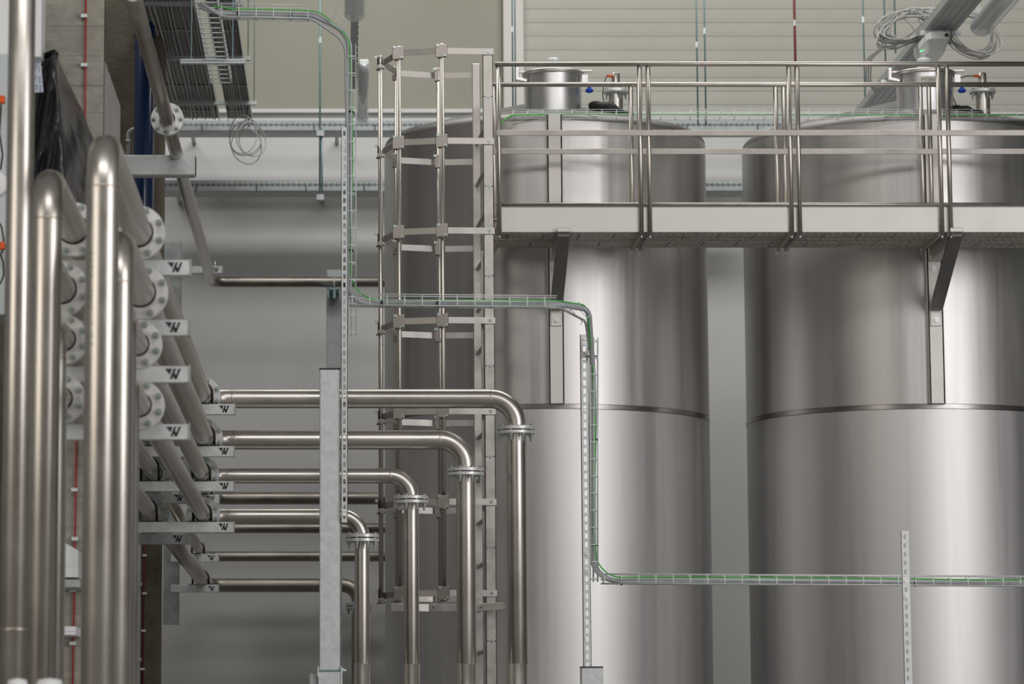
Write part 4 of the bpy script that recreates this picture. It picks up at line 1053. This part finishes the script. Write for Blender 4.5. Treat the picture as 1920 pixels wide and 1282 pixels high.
# white wall panel and control cabinet
Yc = 15.7
a = at(-60, -40, Yc); b = at(77, 107, Yc)
o = MB().lim((a.x, Yc, b.z), (b.x, Yc+0.2, a.z)).build('wall_cabinet', M['white'], origin=(b.x, Yc, b.z), bevel=0.004); tag(o, 'plain white upper cabinet behind the leftmost upright', 'cabinet')
a = at(-80, 101, 15.4); b = at(11, 590, 15.4)
cb = thing('control_cabinet', 'pale grey control cabinet at the far left edge with cables plugged in', 'cabinet', (a.x, 15.4, b.z))
MB().lim((a.x, 15.4, b.z), (b.x, 15.75, a.z)).build('body', M['cabinet'], cb, bevel=0.004)
c = at(-8, 345, 15.4)
MB().lathe(c, (0, -1, 0), [(0.058, 0), (0.058, 0.012), (0.05, 0.018), (0, 0.018)], 28).build('round_cover', M['white'], cb)
for i, (py, lab) in enumerate(((187, 'orange plug with a black cable near the top of the grey cabinet'), (461, 'orange plug with looping black cable lower on the grey cabinet'))):
    c = at(3, py, 15.33)
    r = thing('plug_cable', lab, 'cable', c, 'orange plugs on the grey cabinet')
    MB().lim((c.x-0.05, c.y-0.02, c.z-0.017), (c.x+0.015, c.y+0.02, c.z+0.017)).build('plug', M['orange'], r, bevel=0.004)
    MB().lim((c.x-0.05, c.y-0.022, c.z-0.009), (c.x-0.006, c.y-0.019, c.z+0.009)).build('socket', M['black'], r)
    if i == 0: pts = [at(2, 196, 15.33), at(1, 215, 15.32), at(-1, 250, 15.32), at(5, 290, 15.3), at(1, 318, 15.3)]
    else: pts = [at(-2, 470, 15.33), at(6, 490, 15.32), at(7, 515, 15.32), at(0, 535, 15.3), at(-12, 540, 15.3)]
    MB().tube(fillet(pts, 0.05, 6), 0.004, 8).build('cord', M['black'], r)
    if i == 1: MB().tube(fillet([at(-6, 410, 15.32), at(3, 425, 15.32), at(7, 450, 15.32), at(4, 475, 15.32)], 0.05, 6), 0.004, 8).build('cord', M['black'], r)

# black film hood
def hood():
    Yh = 15.75
    outl = [(104, 97), (112, 110), (121, 135), (134, 160), (146, 185), (157, 208), (163, 222), (170, 245), (180, 262), (186, 300), (178, 350), (160, 400), (140, 420)]
    r = thing('film_hood', 'shiny black plastic film hood draped over equipment, taped at its upper left', 'cover', at(110, 300, Yh))
    rows = 34; cols = 26
    def right(y):
        for (x0, y0), (x1, y1) in zip(outl, outl[1:]):
            if y0 <= y <= y1: return x0+(x1-x0)*(y-y0)/(y1-y0)
        return outl[-1][0]
    vs = []
    rn = random.Random(2)
    for j in range(rows+1):
        y = 97+(400-97)*j/rows
        xr = right(y); xl = 30 if y > 112 else 104-(y-97)*3.0
        if y > 112: xl = 50-(y-112)*0.05
        ridge = 104+ (y-97)*0.06
        for i in range(cols+1):
            q = i/cols; x = xl+(xr-xl)*q
            d = 0.0
            # ridge in the middle comes forward, both sides fall back
            if x < ridge: d = (ridge-x)/max(1, ridge-xl)*0.22+0.03*math.sin(y*0.05+x*0.3)*min(1, (ridge-x)/12)
            else: d = (x-ridge)/max(1, xr-ridge)*0.42
            d += 0.012*math.sin(x*0.11+y*0.05)
            d += 0.005*math.sin(x*0.4-y*0.09+3*math.sin(y*0.03))+0.003*rn.uniform(-1, 1)
            if abs(y-172) < 5: d -= 0.012
            fold = math.exp(-((x-(104-(y-240)*0.6))/5.0)**2) if y > 235 and x < 106 else 0
            d -= 0.06*fold
            vs.append(at(x, y, Yh+d))
    fs = [(j*(cols+1)+i, j*(cols+1)+i+1, (j+1)*(cols+1)+i+1, (j+1)*(cols+1)+i) for j in range(rows) for i in range(cols)]
    me = MB().add(vs, fs, True).build('film', M['plastic'], r)
    sd = me.modifiers.new('thick', 'SOLIDIFY'); sd.thickness = 0.02; sd.offset = -1
    su = me.modifiers.new('sub', 'SUBSURF'); su.levels = 1; su.render_levels = 1
    # tape
    tp = [at(62, 107, Yh+0.07), at(77, 104, Yh+0.05), at(83, 176, Yh+0.035), at(67, 177, Yh+0.05)]
    off = V((0, -0.045, 0))
    t = MB().poly([q+off for q in tp], (0, 0.002, 0)).build('tape_strip', M['tape'], r)
    mb = MB()
    for k in range(4):
        for s in (0.15, 0.6):
            q0 = tp[0].lerp(tp[3], 0.08+k*0.24+0.06*s)+off; q1 = tp[1].lerp(tp[2], 0.08+k*0.24+0.06*s)+off
            a_ = q0.lerp(q1, s); b_ = q0.lerp(q1, s+0.26)
            for dz in (0, -0.012, -0.022):
                mb.poly([a_+V((0, -0.002, dz)), b_+V((0, -0.002, dz)), b_+V((0, -0.002, dz-0.006)), a_+V((0, -0.002, dz-0.006))], (0, 0.001, 0))
    mb.build('tape_print', M['tapeink'], t)
hood()
# galvanized foot bracket and small pale channel seen between the uprights, low left
Yg = 15.9
p = [at(100, 1006, Yg), at(119, 1016, Yg), at(146, 1031, Yg), at(146, 1082, Yg), at(100, 1082, Yg)]
r = thing('gusset_bracket', 'galvanized sloping bracket on the concrete between the left uprights', 'bracket', at(130, 1082, Yg))
MB().poly(p, (0, 0.25, 0)).build('web', M['galv'], r)
a = at(100, 1086, Yg); b = at(150, 1101, Yg)
MB().lim((a.x, Yg-0.01, b.z), (b.x, Y1, a.z)).build('foot_flange', M['galv_old'], r, bevel=0.002)
a = at(90, 1174, Yg); b = at(142, 1190, Yg)
o = MB().lim((a.x, Yg, b.z), (b.x, Yg+0.3, a.z)).lim((a.x, Yg-0.004, (a.z+b.z)/2-0.002), (b.x, Yg, (a.z+b.z)/2+0.001)).build('pale_channel', M['white'], origin=(b.x, Yg, b.z)); tag(o, 'short pale channel stub on the concrete below the sloping bracket', 'channel')
# white caps peeping in at the bottom
for px, w, lab in ((33, 0.035, 'white cap peeping in at the bottom edge beneath the leftmost upright'), (93, 0.045, 'white cap peeping in at the bottom edge beneath the second upright')):
    c = at(px, 1271, 11.4)
    o = MB().lathe((0, 0, 0), (0, 0, 1), [(w*0.8, -1.3), (w, -0.03), (w*0.85, -0.006), (0, 0)], 16).build('white_cap', M['white'])
    o.location = c; tag(o, lab, 'cap', 'white caps at the bottom edge')
